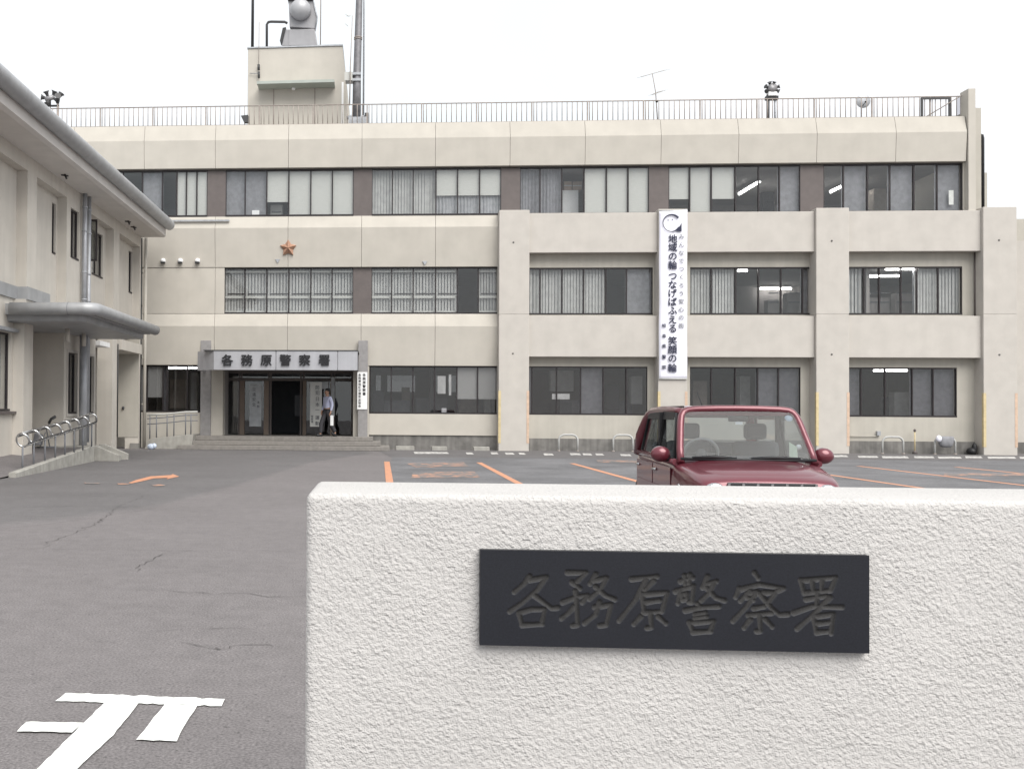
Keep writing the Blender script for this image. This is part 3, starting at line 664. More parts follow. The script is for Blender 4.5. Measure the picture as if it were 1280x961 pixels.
# entrance ----------------------------------------------------------------
YE = YL + 1.3
obj('entrance_wall', MB().box(XE0 - .2, XE0, YL + .302, YE + 3.2, 0, 3.2), M_RECESS, bld)
obj('entrance_wall', MB().box(XE1, XE1 + .2, YL + .302, YE + 3.2, 0, 3.2), M_RECESS, bld)
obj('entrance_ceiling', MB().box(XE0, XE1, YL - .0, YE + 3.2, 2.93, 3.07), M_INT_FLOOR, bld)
ZPL = fz(350, 545.3, YL - .9)
canY = YL - 2.1
can = obj('entrance_canopy', MB().box(fx(271, canY), fx(446, canY), canY + .06, YL, fz(350, 460.5, canY), fz(350, 440, canY)), M_CANOPYSIGN, bld)
zt, zb = fz(350, 438.5, canY), fz(350, 462.5, canY)
cxs = [fx(p, canY, 450) for p in (267, 344.5, 345.3, 421.8, 422.4, 447)]
xl = fx(247, canY + .55, 450)
mb = MB().prism([(xl, canY + .55), (cxs[0] - .004, canY), (cxs[0] - .004, canY + .06), (xl + .06, canY + .6)], 'z', zb, zt); mb.box(xl, xl + .05, canY + .601, YL, zb, zt); obj('fascia_panel', mb, M_CANOPYSIGN, can)
for a, b in ((cxs[0], cxs[1]), (cxs[2], cxs[3]), (cxs[4], cxs[5])): obj('fascia_panel', MB().box(a, b, canY, canY + .05, zb, zt), M_CANOPYSIGN, can, bevel=.006)
obj('coping', MB().box(xl + .3, cxs[5] + .02, canY - .02, YL, zt, zt + .03), M_DARKMETAL, can)
for px, ch in zip((284.3, 308.8, 332.8, 356.7, 381, 405.3), '各務原警察署'):
    mb = MB(); p = at_y(px, 450.3, canY); put_glyph(mb, ch, p[0], canY - .045, p[2], .42, .028, .03); obj('letter', mb, M_INK, can)
for a, b in ((250.5, 263.5), (447.6, 459.6)):
    y = YL - .28 if a > 300 else YL - .12
    obj('entrance_pier', MB().box(fx(a, y, 480), fx(b, y, 480), y, YL - .16 if a > 300 else YL - .003, 0, fz(a, 425.5, y)), M_STONE, bld, bevel=.01)
# glazed front of the lobby
def ex(px): return fx(px, YE, 500)
def ez(py): return fz(350, py, YE)
ZD = ez(541) ; ZD = max(ZD, ZPL)
fr = MB()
for px in (280, 299, 302, 336, 338.5, 376, 379.5, 414, 418, 440): fr.box(ex(px) - .03, ex(px) + .03, YE - .04, YE + .04, ZPL, 2.93)
fr.box(XE0, XE1, YE - .045, YE + .045, ez(476), ez(473)); fr.box(XE0, XE1, YE - .035, YE + .035, 2.85, 2.93)
ent = obj('entrance_screen', fr, M_BROWN, bld)
for a, b in ((280.5, 298.5), (302.5, 335.5), (379.8, 413.5), (418.5, 440)): obj('pane', MB().box(ex(a), ex(b), YE, YE + .01, ZPL + .02, ez(476.5)), M_DOORGLASS, ent)
obj('pane', MB().box(XE0, XE1, YE, YE + .01, ez(472.5), 2.86), M_DOORGLASS, ent)
M_TANF = mat('tan_frame', (.20, .155, .125), .6)
for a, b in ((300, 306), (330, 336), (378.5, 383), (413, 416.5)): obj('door_frame', MB().box(ex(a), ex(b), YE - .06, YE - .046, ZPL, ez(476)), M_TANF, ent)
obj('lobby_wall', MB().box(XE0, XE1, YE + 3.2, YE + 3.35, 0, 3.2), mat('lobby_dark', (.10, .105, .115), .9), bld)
obj('lobby_panel', MB().box(ex(364), ex(378), YE + 1.6, YE + 1.65, ez(520), ez(493)), M_INKGREY, bld)
M_POST = mat('poster_paper', (.50, .52, .54), .7, .12, 6); M_POST2 = mat('poster_white', (.62, .62, .60), .7, .04)
def poster(name, label, a, b, t, bt, y, m, chars=()):
    o = thing(name, label, 'poster', (ex((a + b) / 2), y, ez(bt)))
    obj('sheet', MB().box(ex(a), ex(b), y, y + .012, ez(bt), ez(t)), m, o)
    for (ch, px, py, s, mm) in chars:
        mb = MB(); put_glyph(mb, ch, ex(px), y - .004, ez(py), s, .015); obj('character', mb, mm, o)
    return o
poster('poster', 'pale upright poster on the left glass door', 312, 327, 481, 533, YE - .025, M_POST, [(c, 317.5, 487 + 6.2 * k, .15, M_INKGREY) for k, c in enumerate('交通安全')] + [(c, 323, 503 + 5 * k, .11, M_INKGREY) for k, c in enumerate('運動')])
poster('notice_board', 'white standing notice board with dark characters behind the walking man', 389, 403.5, 478, 532.5, YE - .6, M_POST2,
       [(c, 398, py, .17, M_INKGREY) for c, py in zip('防犯日本一運動', (484.5, 491, 498.5, 505.5, 512, 521.5, 528.5))] + [(c, 391.6, 520 + 3.3 * k, .09, M_INKGREY) for k, c in enumerate('警察署')])
poster('poster', 'wide pale notice behind the top of the standing board', 387, 411, 477, 486, YE - .3, M_POST)
poster('notice_strip', 'narrow white upright strip right of the notice board', 414, 418.5, 471, 520, YE - .1, M_POST)
# nameplate on the right pier
np_ = thing('nameplate', 'white upright nameplate with two columns of black characters on the stone pier', 'sign', (fx(454, YL - .3, 490), YL - .3, 1))
yn = YL - .31
obj('board', MB().box(fx(446.6, yn, 490), fx(459, yn, 490), yn, yn + .025, fz(450, 511.5, yn), fz(450, 465, yn)), M_WHITE, np_)
for k, c in enumerate('各務原警察署'):
    mb = MB(); put_glyph(mb, c, fx(455.6, yn), yn - .003, fz(455, 468.7 + 4.7 * k, yn), .125, .02); obj('character', mb, M_INK, np_)
for k, c in enumerate('各務原地区交通安全協会'):
    mb = MB(); put_glyph(mb, c, fx(450, yn), yn - .003, fz(450, 468.7 + 3.86 * k, yn), .105, .02); obj('character', mb, M_INK, np_)
# steps of the entrance
stp = thing('entrance_steps', 'low tiled entrance steps and landing in front of the glass doors', 'steps', (fx(350, YL), YL - .9, 0))
hs_ = ZPL / 3
for k, (a, b, d) in enumerate(((222, 487, 1.75), (214 + 16, 475.5, 1.35), (239, 466, .95))):
    mb = MB().box(fx(a, YL - d, 550), fx(b, YL - d, 550), YL - d, YL + .3 if k < 2 else YE + 3.2, k * hs_, (k + 1) * hs_ - .003)
    s_ = obj('step', mb, M_TILE, stp, bevel=.01)
    x0, x1 = fx(a, YL - d, 550), fx(b, YL - d, 550); n = int((x1 - x0) / .105); mb = MB()
    for i in range(n): mb.box(x0 + i * (x1 - x0) / n + .006, x0 + (i + 1) * (x1 - x0) / n - .006, YL - d - .008, YL - d - .0005, k * hs_ + .012, (k + 1) * hs_ - .02)
    o = obj('riser_tile', mb, M_TILE, s_, kind='stuff')
# little ramp with railing left of the steps
rp_ = thing('side_ramp', 'pale concrete ramp with grey handrail left of the entrance steps', 'ramp', (fx(200, YL - 1), YL - 1.2, 0))
yr = YL - 1.5
x0, x1, x2 = fx(184, yr, 550), fx(242, yr, 550), fx(184, yr, 550)
mb = MB().prism([(x0 - .1, 0), (fx(240, yr), 0), (fx(243, yr), fz(243, 542.5, yr)), (fx(192, yr), fz(192, 547.5, yr)), (x0, fz(184, 552, yr))], 'y', yr, YL - .05); obj('ramp_body', mb, M_CONC, rp_, bevel=.012)
tops = [(188.5, 548, 516.6), (196.7, 547, 516.2), (210, 546, 515.6), (218.5, 545, 515), (233, 543.5, 514.2), (239.7, 543, 514)]
for px, a, b in tops: obj('post', MB().tube([(fx(px, yr + .1), yr + .1, fz(px, a, yr + .1) - .02), (fx(px, yr + .1), yr + .1, fz(px, b + 3, yr + .1))], .024, 6), M_INKGREY, rp_)
obj('rail', MB().tube([at_y(184, 518.6, yr + .1), at_y(205, 517.6, yr + .1), at_y(232, 514.8, yr + .1), at_y(247, 514.5, yr + .1)], .03, 8), M_BLIND, rp_)
for dz in (4.6, 11.5): obj('rail', MB().tube([at_y(184, 518.6 + dz, yr + .1), at_y(205, 517.2 + dz, yr + .1), at_y(232, 514.3 + dz, yr + .1), at_y(247, 514 + dz, yr + .1)], .018, 6), M_INKGREY, rp_)
bag = tag(obj('plastic_bag', MB().ell((fx(189, yr - .5, 560), yr - .5, .10), (.15, .12, .11)).ell((fx(192, yr - .5, 560) + .02, yr - .5, .13), (.09, .1, .10)), mat('bag_plastic', (.55, .62, .74), .4, .3, 14)), 'small crumpled white and blue plastic bag on the ground by the drainpipe', 'bag')

# star emblem
c = at_y(360.2, 310.2, YL - .12); r1 = .315; mb = MB()
emb = thing('star_emblem', 'copper coloured five pointed star emblem on the wall above the second floor windows', 'emblem', (c[0], YL - .1, c[2]))
pts = []
for k in range(10):
    a = math.pi / 2 + k * math.pi / 5; rr = r1 if k % 2 == 0 else r1 * .60
    pts.append((c[0] + rr * math.cos(a), c[2] + rr * math.sin(a)))
yb0 = YL - .09
vs = [(c[0], yb0 - .16, c[2])] + [(x, yb0 - (.05 if i % 2 == 0 else .012), z) for i, (x, z) in enumerate(pts)] + [(x, yb0 + .06, z) for x, z in pts]
fs = [(0, 1 + k, 1 + (k + 1) % 10) for k in range(10)] + [(1 + k, 11 + k, 11 + (k + 1) % 10, 1 + (k + 1) % 10) for k in range(10)]
obj('star', mb.add(vs, fs), M_COPPER, emb, fixn=True)

# banner
ban = thing('banner', 'long white vertical banner with black characters hanging on the second pillar', 'banner', (fx(841, YP - .05), YP - .05, 2.5))
yb_ = YP - .06
bx0, bx1 = fx(823.8, yb_), fx(859, yb_); bz0, bz1 = fz(841, 474, yb_), fz(841, 262.5, yb_)
mb = MB(); n = 40; vs = []
for i in range(n + 1):
    z = bz0 + (bz1 - bz0) * i / n
    for j in range(9):
        u = j / 8; dy = .012 * math.sin(i * .55) * math.sin(math.pi * u) + .01 * math.sin(i * .21 + 2 * u)
        vs.append((bx0 + (bx1 - bx0) * u + .006 * math.sin(i * .4) * (1 if j in (0, 8) else 0), yb_ + dy, z))
mb.add(vs, [(i * 9 + j, i * 9 + j + 1, i * 9 + j + 10, i * 9 + j + 9) for i in range(n) for j in range(8)], True)
o = obj('cloth', mb, M_BANNER, ban); sm = o.modifiers.new('thick', 'SOLIDIFY'); sm.thickness = .004; sm.offset = 1
obj('bar', MB().tube([(bx0 - .01, yb_ + .01, bz0 + .015), (bx1 + .01, yb_ + .01, bz0 + .015)], .018, 8), M_BLIND, ban); obj('bar', MB().tube([(bx0 - .01, yb_ + .01, bz1 - .015), (bx1 + .01, yb_ + .01, bz1 - .015)], .018, 8), M_BLIND, ban)
yt = yb_ - .035
def bchars(s, px, ys, size, bold, m):
    for c_, py in zip(s, ys):
        mb = MB(); p = at_y(px + (py - 380) * .003 * -1, py, yt); put_glyph(mb, c_, p[0], yt, p[2], size, bold); obj('character', mb, m, ban)
bchars('地域の輪つなげばふえる笑顔の輪', 840.8, (298.7, 309.3, 320.3, 331.5, 345, 356, 366.6, 377.4, 388.3, 399.6, 410.5, 426, 437, 447.8, 460), .325, .024, M_NAVY)
bchars('みんなでつくろう安心の街', 851.6, [296 + 10.1 * k for k in range(12)], .20, .008, M_INKGREY)
bchars('岐阜県警察', 830.3, (407, 420, 432.6, 446, 459), .155, .022, M_NAVY)
lc = at_y(839.8, 278.8, yt); Rl = .325; mb = MB()
N = 44; vs = []; a0, a1 = R(38), R(322)
for i in range(N + 1):
    t_ = i / N; a = a0 + (a1 - a0) * t_; wd = .026 + .05 * max(0, 1 - t_ * 2.2) + .035 * max(0, (t_ - .8) * 5)
    vs += [(lc[0] + Rl * math.cos(a), yt, lc[2] + Rl * math.sin(a)), (lc[0] + (Rl - wd) * math.cos(a), yt, lc[2] + (Rl - wd) * math.sin(a))]
mb.add(vs, [(2 * i, 2 * i + 1, 2 * i + 3, 2 * i + 2) for i in range(N)])
mb.add([(lc[0] + Rl * 1.06, yt - .001, lc[2] + .0), (lc[0] + Rl * 1.06, yt - .001, lc[2] - Rl * .98), (lc[0] + Rl * .5, yt - .001, lc[2] - Rl * .92), (lc[0] + Rl * .62, yt - .001, lc[2] - Rl * .5), (lc[0] + Rl * .86, yt - .001, lc[2] - Rl * .38)], [(0, 1, 2, 3, 4)])
for dx, dz in ((-.13, .1), (.02, .12)): mb.lathe([(.022, -.001), (.022, 0)], (lc[0] + dx, yt, lc[2] + dz), 'y', 10)
obj('logo', mb, M_NAVY, ban)

# ------------------------------------------------------------------ roof
YR = YP + .75
rail = thing('roof_railing', 'thin rusty steel railing along the edge of the flat roof', 'railing', (6, YR, 11.6))
rz0 = Z_TOP + .03; 
xa, xb = fx(60, YR, 140), fx(1209, YR, 140); zt_ = fz(640, 128.3, YR); zl_ = fz(640, 152.6, YR)
obj('top_rail', MB().tube([(xa, YR, zt_), (xb, YR, zt_)], .02, 6), M_RAIL, rail)
obj('bottom_rail', MB().tube([(xa, YR, zl_), (xb, YR, zl_)], .022, 6), M_RAIL, rail)
nb = int((xb - xa) / .1855); b0 = p0 = None
for i in range(nb + 1):
    x = xa + (xb - xa) * i / nb
    if i % 11 == 0:
        if p0 is None: p0 = obj('post', MB().box(x - .022, x + .022, YR - .02, YR + .02, 11.5, zt_), M_RAIL, rail, loc=(x - 6, 0, 0))
        else: inst(p0, rail, (x - 6, 0, 0))
        x += .075
    if b0 is None: b0 = obj('baluster', MB().tube([(x, YR, zl_), (x, YR, zt_)], .0155, 5), M_RAIL, rail, loc=(x - 6, 0, 0))
    else: inst(b0, rail, (x - 6, 0, 0))
# gate frame and stay at the right end
gt = thing('gate_frame', 'dark steel gate frame in the roof railing at the right end', 'gate', (fx(1171, YR - .1, 135), YR - .06, Z_TOP))
yg = YR - .06; g0, g1 = fx(1152.3, yg, 135), fx(1187, yg, 135)
obj('post', MB().box(g0 - .035, g0 + .035, yg - .03, yg + .03, Z_TOP - .2, fz(1170, 123, yg)), M_DARKMETAL, gt); obj('post', MB().box(g1 - .035, g1 + .035, yg - .03, yg + .03, Z_TOP - .2, fz(1170, 123, yg)), M_DARKMETAL, gt)
obj('top_bar', MB().box(g0 - .035, g1 + .035, yg - .031, yg + .031, fz(1170, 124.3, yg), fz(1170, 122.2, yg)), M_DARKMETAL, gt)
tag(obj('stay_rod', MB().tube([at_y(1158, 146, yg - .1), at_y(1197, 122.6, yg - .1), at_y(1216, 111.5, yg - .1)], .018, 6), M_RAIL), 'thin slanting stay rod rising to the end wall of the roof', 'rod')
tag(obj('mesh_screen', MB().prism([(fx(1197, yg), fz(1197, 146, yg)), (fx(1209, yg), fz(1209, 146, yg)), (fx(1209, yg), fz(1209, 116, yg)), (fx(1197, yg), fz(1197, 123, yg))], 'y', yg + .01, yg + .02), glass_mat('frosted', (.8, .8, .82))), 'pale translucent screen between the railing and the roof end wall', 'screen')
# stair tower
YT = YP + 2.6
def tx(px, py=80): return fx(px, YT, py)
def tz(py, px=370): return fz(px, py, YT)
tow = thing('roof_tower', 'beige stair tower standing on the flat roof behind the railing', 'tower', (tx(370), YT, 11.6))
obj('wall', MB().prism([(tx(309.8), 11.6), (tx(309.8), tz(60.5)), (tx(428), tz(59)), (tx(433.5), tz(104)), (tx(433.5), 11.6)], 'y', YT, YT + 4), M_PANEL, tow, bevel=.01)
obj('coping', MB().prism([(tx(309), tz(60.3)), (tx(309), tz(58.6)), (tx(428.5), tz(57)), (tx(428.5), tz(58.8))], 'y', YT - .04, YT + 4.05), M_GALV, tow)
ey = YT - .7
obj('canopy_slab', MB().prism([(fx(319, ey), fz(370, 101, ey)), (fx(416, ey), fz(370, 100, ey)), (fx(416, ey), fz(370, 103.5, ey)), (fx(319, ey), fz(370, 104.5, ey))], 'y', ey, YT + .02), mat('canopy_green', (.36, .39, .36), .7), tow)
ln = obj('wall_lamp', MB().ell(tuple(at_y(367, 111, YT - .1)), (.08, .08, .08)), M_WHITE, tow)
mb = MB()
for px in (342, 393.5): mb.box(tx(px, 130) - .02, tx(px, 130) + .02, YT - .012, YT - .001, 11.7, tz(111))
obj('door_jamb', mb, M_RAIL, tow)
obj('corner_post', MB().box(tx(427, 120), tx(429.5, 120), YT - .02, YT - .001, 11.6, tz(104)), M_WHITE, tow)
# whip aerial, pole, pipe and wire at the tower
def pole(name, label, cat, pts, r, m, y, n=8): return tag(obj(name, MB().tube([at_y(a, b, y) for a, b in pts], r, n), m), label, cat)
wa = thing('whip_aerial', 'slim whip aerial with dark mount on the left of the roof tower', 'aerial', tuple(at_y(323, 98, YT - .12)))
obj('whip', MB().tube([at_y(324, 28, YT - .12), at_y(323.3, 84, YT - .12)], .013, 6), M_RAIL, wa); obj('mount', MB().tube([at_y(323.3, 81, YT - .12), at_y(323.3, 88, YT - .12)], .05, 8).tube([at_y(323.6, 90, YT - .12), at_y(323.6, 98, YT - .12)], .045, 8), M_DARKMETAL, wa); obj('arm', MB().tube([at_y(312, 92, YT - .06), at_y(323.5, 92, YT - .12)], .015, 6), M_GALV, wa)
pole('dark_pole', 'dark straight pole on the left edge of the roof tower', 'pole', [(316.3, -60), (316, 0), (315.5, 59)], [.05, .055, .06], M_BLACK, YT + .5)
pole('bent_pipe', 'dark bent pipe on top of the roof tower left of the drum', 'pipe', [(333.5, 60), (333.5, 31), (335.5, 28), (339, 27.5), (356, 27.8), (359, 29.5)], .05, M_DARKMETAL, YT + .6)
pole('wire_mast', 'thin pale mast right of the drum on the roof tower', 'pole', [(401.5, -60), (401, 0), (400.5, 58)], .022, M_RAIL, YT + .6, 6)
# drum antenna with shroud
YD = YT + .9
dr = thing('drum_antenna', 'grey drum shaped relay antenna on a sloping cabinet atop the roof tower', 'antenna', tuple(at_y(375, 58, YD)))
def dq(px, py, y=YD): p = at_y(px, py, y); return (p[0], y, p[2])
mb = MB(); a_ = [(352, 58), (357, 37), (393.5, 36), (397, 58)]
mb.prism([(dq(*q)[0], dq(*q)[2]) for q in a_], 'y', YD, YD + 1.2); obj('base_cabinet', mb, M_GREYMETAL, dr, bevel=.03)
obj('cabinet_panel', MB().prism([(dq(*q)[0], dq(*q)[2]) for q in ((361, 57.3), (361.5, 38.5), (391, 38), (393.5, 57))], 'y', YD - .03, YD - .002), M_GREYMETAL, dr)
obj('side_box', MB().prism([(dq(*q)[0], dq(*q)[2]) for q in ((349.5, 50), (353, 34), (357, 33), (357, 37), (353, 52))], 'y', YD + .1, YD + .6), M_DARKMETAL, dr)
c = dq(376.5, 14); rad = (dq(392, 14)[0] - dq(361, 14)[0]) / 2
mb = MB(); mb.prism([(dq(*q)[0], dq(*q)[2]) for q in ((362, 34), (360.8, 1.5), (391.5, 1.3), (396.3, 22), (394, 36))], 'y', YD, YD + .35); obj('back_plate', mb, M_GREYMETAL, dr, bevel=.02)
mb = MB(); mb.lathe([(rad * .83, 0), (rad * .83, -.18), (rad * .8, -.25), (rad * .66, -.38), (rad * .45, -.46), (rad * .2, -.5), (.01, -.51)], (c[0] - .02, YD - .001, c[2]), 'y', 28); obj('dome', mb, mat('dome_grey', (.40, .40, .415), .4, .05, metal=.15), dr)
obj('hood', MB().prism([(dq(*q)[0], dq(*q)[2]) for q in ((360, 1.6), (360, -8), (391, -8), (391.5, 1.2))], 'y', YD - .1, YD + .5), M_DARKMETAL, dr)
obj('edge_strip', MB().tube([dq(391.5, 1.5, YD - .02), dq(396.4, 22, YD - .02), dq(394, 36, YD - .02)], .03, 6), M_GALV, dr)
# steel mast
YM = YP + 1.7
ms = thing('steel_mast', 'tall thick grey steel mast at the right of the roof tower', 'mast', tuple(at_y(447, 150, YM)))
obj('shaft', MB().tube([at_y(450.5, -90, YM), at_y(449, 0, YM), at_y(446.2, 100, YM), at_y(445.6, 150, YM)], [.115, .125, .155, .17], 16), mat('mast_steel', (.21, .205, .215), .55, .18, 5, metal=.4, streak=.2), ms)
mb = MB()
for py in (47, 49): mb.tube([at_y(447.6, py, YM), at_y(447.6, py + 1, YM)], .16, 14)
obj('collar', mb, M_RAIL, ms)
mb = MB()
for py in (94, 101.5):
    p, q = at_y(432, py + .4, YM), at_y(451, py, YM); mb.box(p[0], q[0], YM - .2, YM + .2, p[2] - .045, p[2] + .045)
obj('bracket_arm', mb, M_GALV, ms); p = at_y(439, 97.5, YM); obj('bracket_rod', MB().box(p[0] - .25, p[0] + .05, YM - .23, YM - .205, at_y(439, 103, YM)[2], at_y(439, 92.5, YM)[2]), M_BLIND, ms)
mb = MB().tube([at_y(433.5, 148, YM), at_y(439, 146, YM), at_y(452, 147, YM), at_y(456, 146, YM)], .07, 8); mb.box(at_y(436, 148, YM)[0], at_y(459, 148, YM)[0], YM - .3, YM + .3, 11.62, at_y(446, 149, YM)[2]); obj('base_flange', mb, M_GALV, ms)
obj('junction_box', MB().box(at_y(456, 148, YM)[0], at_y(460.5, 148, YM)[0], YM - .25, YM + .1, 11.62, at_y(458, 143.5, YM)[2]), M_DARKMETAL, ms)
pole('side_pole', 'thin grey pole close beside the steel mast', 'pole', [(455.6, -60), (455, 0), (454.3, 146)], .035, M_GALV, YM, 6)
ya = thing('small_yagi', 'small faint aerial on a thin rod between roof tower and mast', 'aerial', tuple(at_y(438, 130, YM - .3)))
obj('rod', MB().tube([at_y(440.5, 20, YM - .3), at_y(438, 82, YM - .3), at_y(437, 132, YM - .3)], [.012, .02, .025], 6), M_RAIL, ya); mb = MB()
for a, b in (((432, 18), (436.5, 21)), ((433, 20.5), (438.5, 20)), ((431.5, 30), (435, 33))): mb.tube([at_y(*a, YM - .3), at_y(*b, YM - .3)], .012, 5)
obj('element', mb, M_BLIND, ya)
obj('roof_bracket', MB().prism([(fx(301, YR - .1, 150), fz(301, 146, YR)), (fx(310, YR - .1, 150), fz(301, 145, YR)), (fx(310, YR - .1, 150), fz(301, 154, YR)), (fx(305, YR - .1, 150), fz(301, 154, YR))], 'y', YR - .12, YR + .1), M_DARKMETAL, tow)
# loudspeaker clusters
def horn(mb, c, d, L=.34, r=.13):
    d = Vector(d).normalized(); c = Vector(c); mb.tube([c, c + d * L * .4, c + d * L * .75, c + d * L], [.045, .055, r * .6, r], 12)
def cluster(name, label, px, py, y, dirs, mk, sc):
    p = at_y(px, py, y); t = thing(name, label, 'loudspeaker', (p[0], y, 11.6)); mk(t, p)
    for off, d in dirs:
        mb = MB(); horn(mb, (p[0] + off[0] * sc, y + off[1] * sc, p[2] + off[2] * sc), d, .30 * sc, .15 * sc); obj('horn', mb, M_DARKMETAL, t)
    return t
ysp = YP + 1.1
def mk_r(t, p):
    obj('post', MB().tube([(p[0] - .13, ysp, 11.62), (p[0] - .13, ysp, p[2] - .2)], .06, 8), M_DARKMETAL, t); obj('post', MB().tube([(p[0] + .13, ysp, 11.62), (p[0] + .13, ysp, p[2] - .2)], .045, 8), M_GALV, t)
    obj('bracket', MB().box(p[0] - .22, p[0] + .22, ysp - .08, ysp + .08, p[2] - .4, p[2] - .26), M_BLACK, t); obj('amplifier', MB().box(p[0] - .15, p[0] + .15, ysp - .12, ysp + .1, p[2] - .26, p[2] - .12), M_WHITE, t)
    obj('hub', MB().lathe([(.17, -.12), (.17, .06)], (p[0], ysp, p[2] + .03), 'y', 10), M_GREYMETAL, t)
cluster('loudspeaker_cluster', 'ring of dark horn loudspeakers on two posts at the right of the roof', 964.5, 112, ysp, [((.2 * math.cos(a), -.05, .03 + .17 * math.sin(a)), (math.cos(a), -.5, math.sin(a))) for a in (R(15), R(75), R(115), R(165), R(210), R(330))], mk_r, .56)
def mk_l(t, p):
    obj('post', MB().tube([(p[0] + .3, ysp, 11.62), (p[0] + .3, ysp, p[2] - .2)], .05, 8), M_RAIL, t); obj('post', MB().tube([(p[0], ysp, 11.62), (p[0], ysp, p[2] - .2)], .02, 8), M_RAIL, t); obj('cross_arm', MB().box(p[0] - .2, p[0] + .34, ysp - .04, ysp + .04, p[2] - .3, p[2] - .24), M_BLACK, t)
    obj('stalk', MB().tube([(p[0], ysp, p[2] - .25), (p[0], ysp, p[2])], .03, 8).tube([(p[0] + .3, ysp, p[2] - .25), (p[0] + .35, ysp, p[2] - .05)], .03, 8), M_DARKMETAL, t)
    obj('hub', MB().tube([(p[0] - .2, ysp, p[2] - .02), (p[0] + .15, ysp, p[2] + .08)], .1, 8), M_GREYMETAL, t)
cluster('loudspeaker_cluster', 'dark horn loudspeakers above the annex roof at the left end of the railing', 63, 124, ysp, [((-.12, 0, .02), (-1, -.3, .15)), ((-.1, 0, .05), (-.3, -.3, 1)), ((.1, 0, .08), (.4, -.2, 1)), ((-.05, 0, -.02), (-.2, -.5, -1)), ((.1, 0, .05), (.9, -.1, -.5)), ((.33, 0, -.02), (.35, -.9, .3)), ((.36, 0, 0), (.4, .2, .8))], mk_l, .85)
# television aerial
YA = YP + 1.3
ta = thing('television_aerial', 'thin two boom television aerial above the railing over the banner', 'aerial', tuple(at_y(821, 128, YA)))
obj('mast', MB().tube([at_y(815.5, 93, YA), at_y(819.5, 115, YA), at_y(822, 152, YA)], [.014, .016, .02], 6), M_RAIL, ta); obj('clamp', MB().ell(tuple(at_y(821, 127, YA)), (.05, .05, .05)), M_BLACK, ta)
for a, b, L in (((797, 102), (835.5, 82.5), 7), ((811, 124), (833, 108.5), 5)):
    A, B = at_y(*a, YA), at_y(*b, YA); A[1] -= .5; B[1] += .5; o = obj('boom', MB().tube([A, B], .013, 5), M_RAIL, ta); mb = MB()
    for k in range(L):
        c = A + (B - A) * k / (L - 1); u = np.array((-.35, .45, .05)) * (.3 + .03 * k); mb.tube([c - u, c + u], .006, 4)
    obj('element', mb, M_BLIND, o)
# satellite dish
sd_ = thing('satellite_dish', 'small pale satellite dish behind the railing near the right end of the roof', 'dish', tuple(at_y(1077, 145, YP + 1.2)))
c = at_y(1077.5, 127.5, YP + 1.2); mb = MB(); mb.lathe([(.255, -.09), (.26, -.085), (.18, -.03), (.09, -.005), (.01, 0), ], (c[0], c[1], c[2]), 'y', 20); obj('reflector', mb, M_GALV, sd_)
obj('feed_arm', MB().tube([(c[0], c[1] - .02, c[2] - .17), (c[0] - .02, c[1] - .3, c[2] - .12)], .012, 5).ell((c[0] - .02, c[1] - .32, c[2] - .1), (.03, .05, .03)), M_BLACK, sd_); obj('stand', MB().tube([(c[0], c[1] + .05, 11.6), (c[0], c[1] + .05, c[2])], .025, 6), M_GALV, sd_)

# ------------------------------------------------------------------ annex on the left
XW = -8.75; RD = .27
def aY(px, x=XW, py=430): return at_x(px, py, x)[1]
def aZ(px, py, x=XW): return at_x(px, py, x)[2]
YA0 = 14.0; YA1 = aY(175.5)
ann = thing('annex_building', 'two storey beige annex with deep eaves along the left side of the yard', 'building', (XW, 28, 0))
ZE = aZ(100, 241.5)                       # soffit height
ZR = aZ(82, 245.5)                        # top of the recesses
ZB = aZ(17, 373.5, XW - RD)                        # underside of the string course
ZST = aZ(17, 357.5, XW - RD)
WD = .5
def wseg(y0, y1, z0, z1, x=XW, name='wall', m=M_WING): return obj(name, MB().box(x - WD, x, y0, y1, z0, z1), m, ann)
def yb(px, x=XW - RD): return aY(px, x)
y_p1a, y_p1b = aY(32.5), aY(44.3)
y_r2b = aY(82); y_r3a, y_r3b = aY(112.5), aY(141.3); y_r4a, y_r4b = aY(148.3), aY(174)
# upper floor
wseg(YA0, YA1, ZR, ZE + .05, name='frieze')
for a, b in ((y_p1a, y_p1b), (y_r3b, y_r4a), (y_r4b, YA1)): wseg(a, b, ZB, ZR - .001, name='pilaster')
fw = (aY(87), aY(97.5), aZ(92, 323.5), aZ(92, 261.5))
wseg(y_r2b, fw[0], ZB, ZR - .001); wseg(fw[1], y_r3a, ZB, ZR - .001); wseg(fw[0] + .001, fw[1] - .001, ZB, fw[2]); wseg(fw[0] + .001, fw[1] - .001, fw[3], ZR - .002)
def hole_wall(y0, y1, z0, z1, x, hy0, hy1, hz0, hz1):
    mb = MB().box(x - WD, x, y0, hy0, z0, z1); mb.box(x - WD, x, hy1, y1, z0, z1); mb.box(x - WD, x, hy0, hy1, z0, hz0); mb.box(x - WD, x, hy0, hy1, hz1, z1)
    return obj('recess_wall', mb, M_WING, ann)
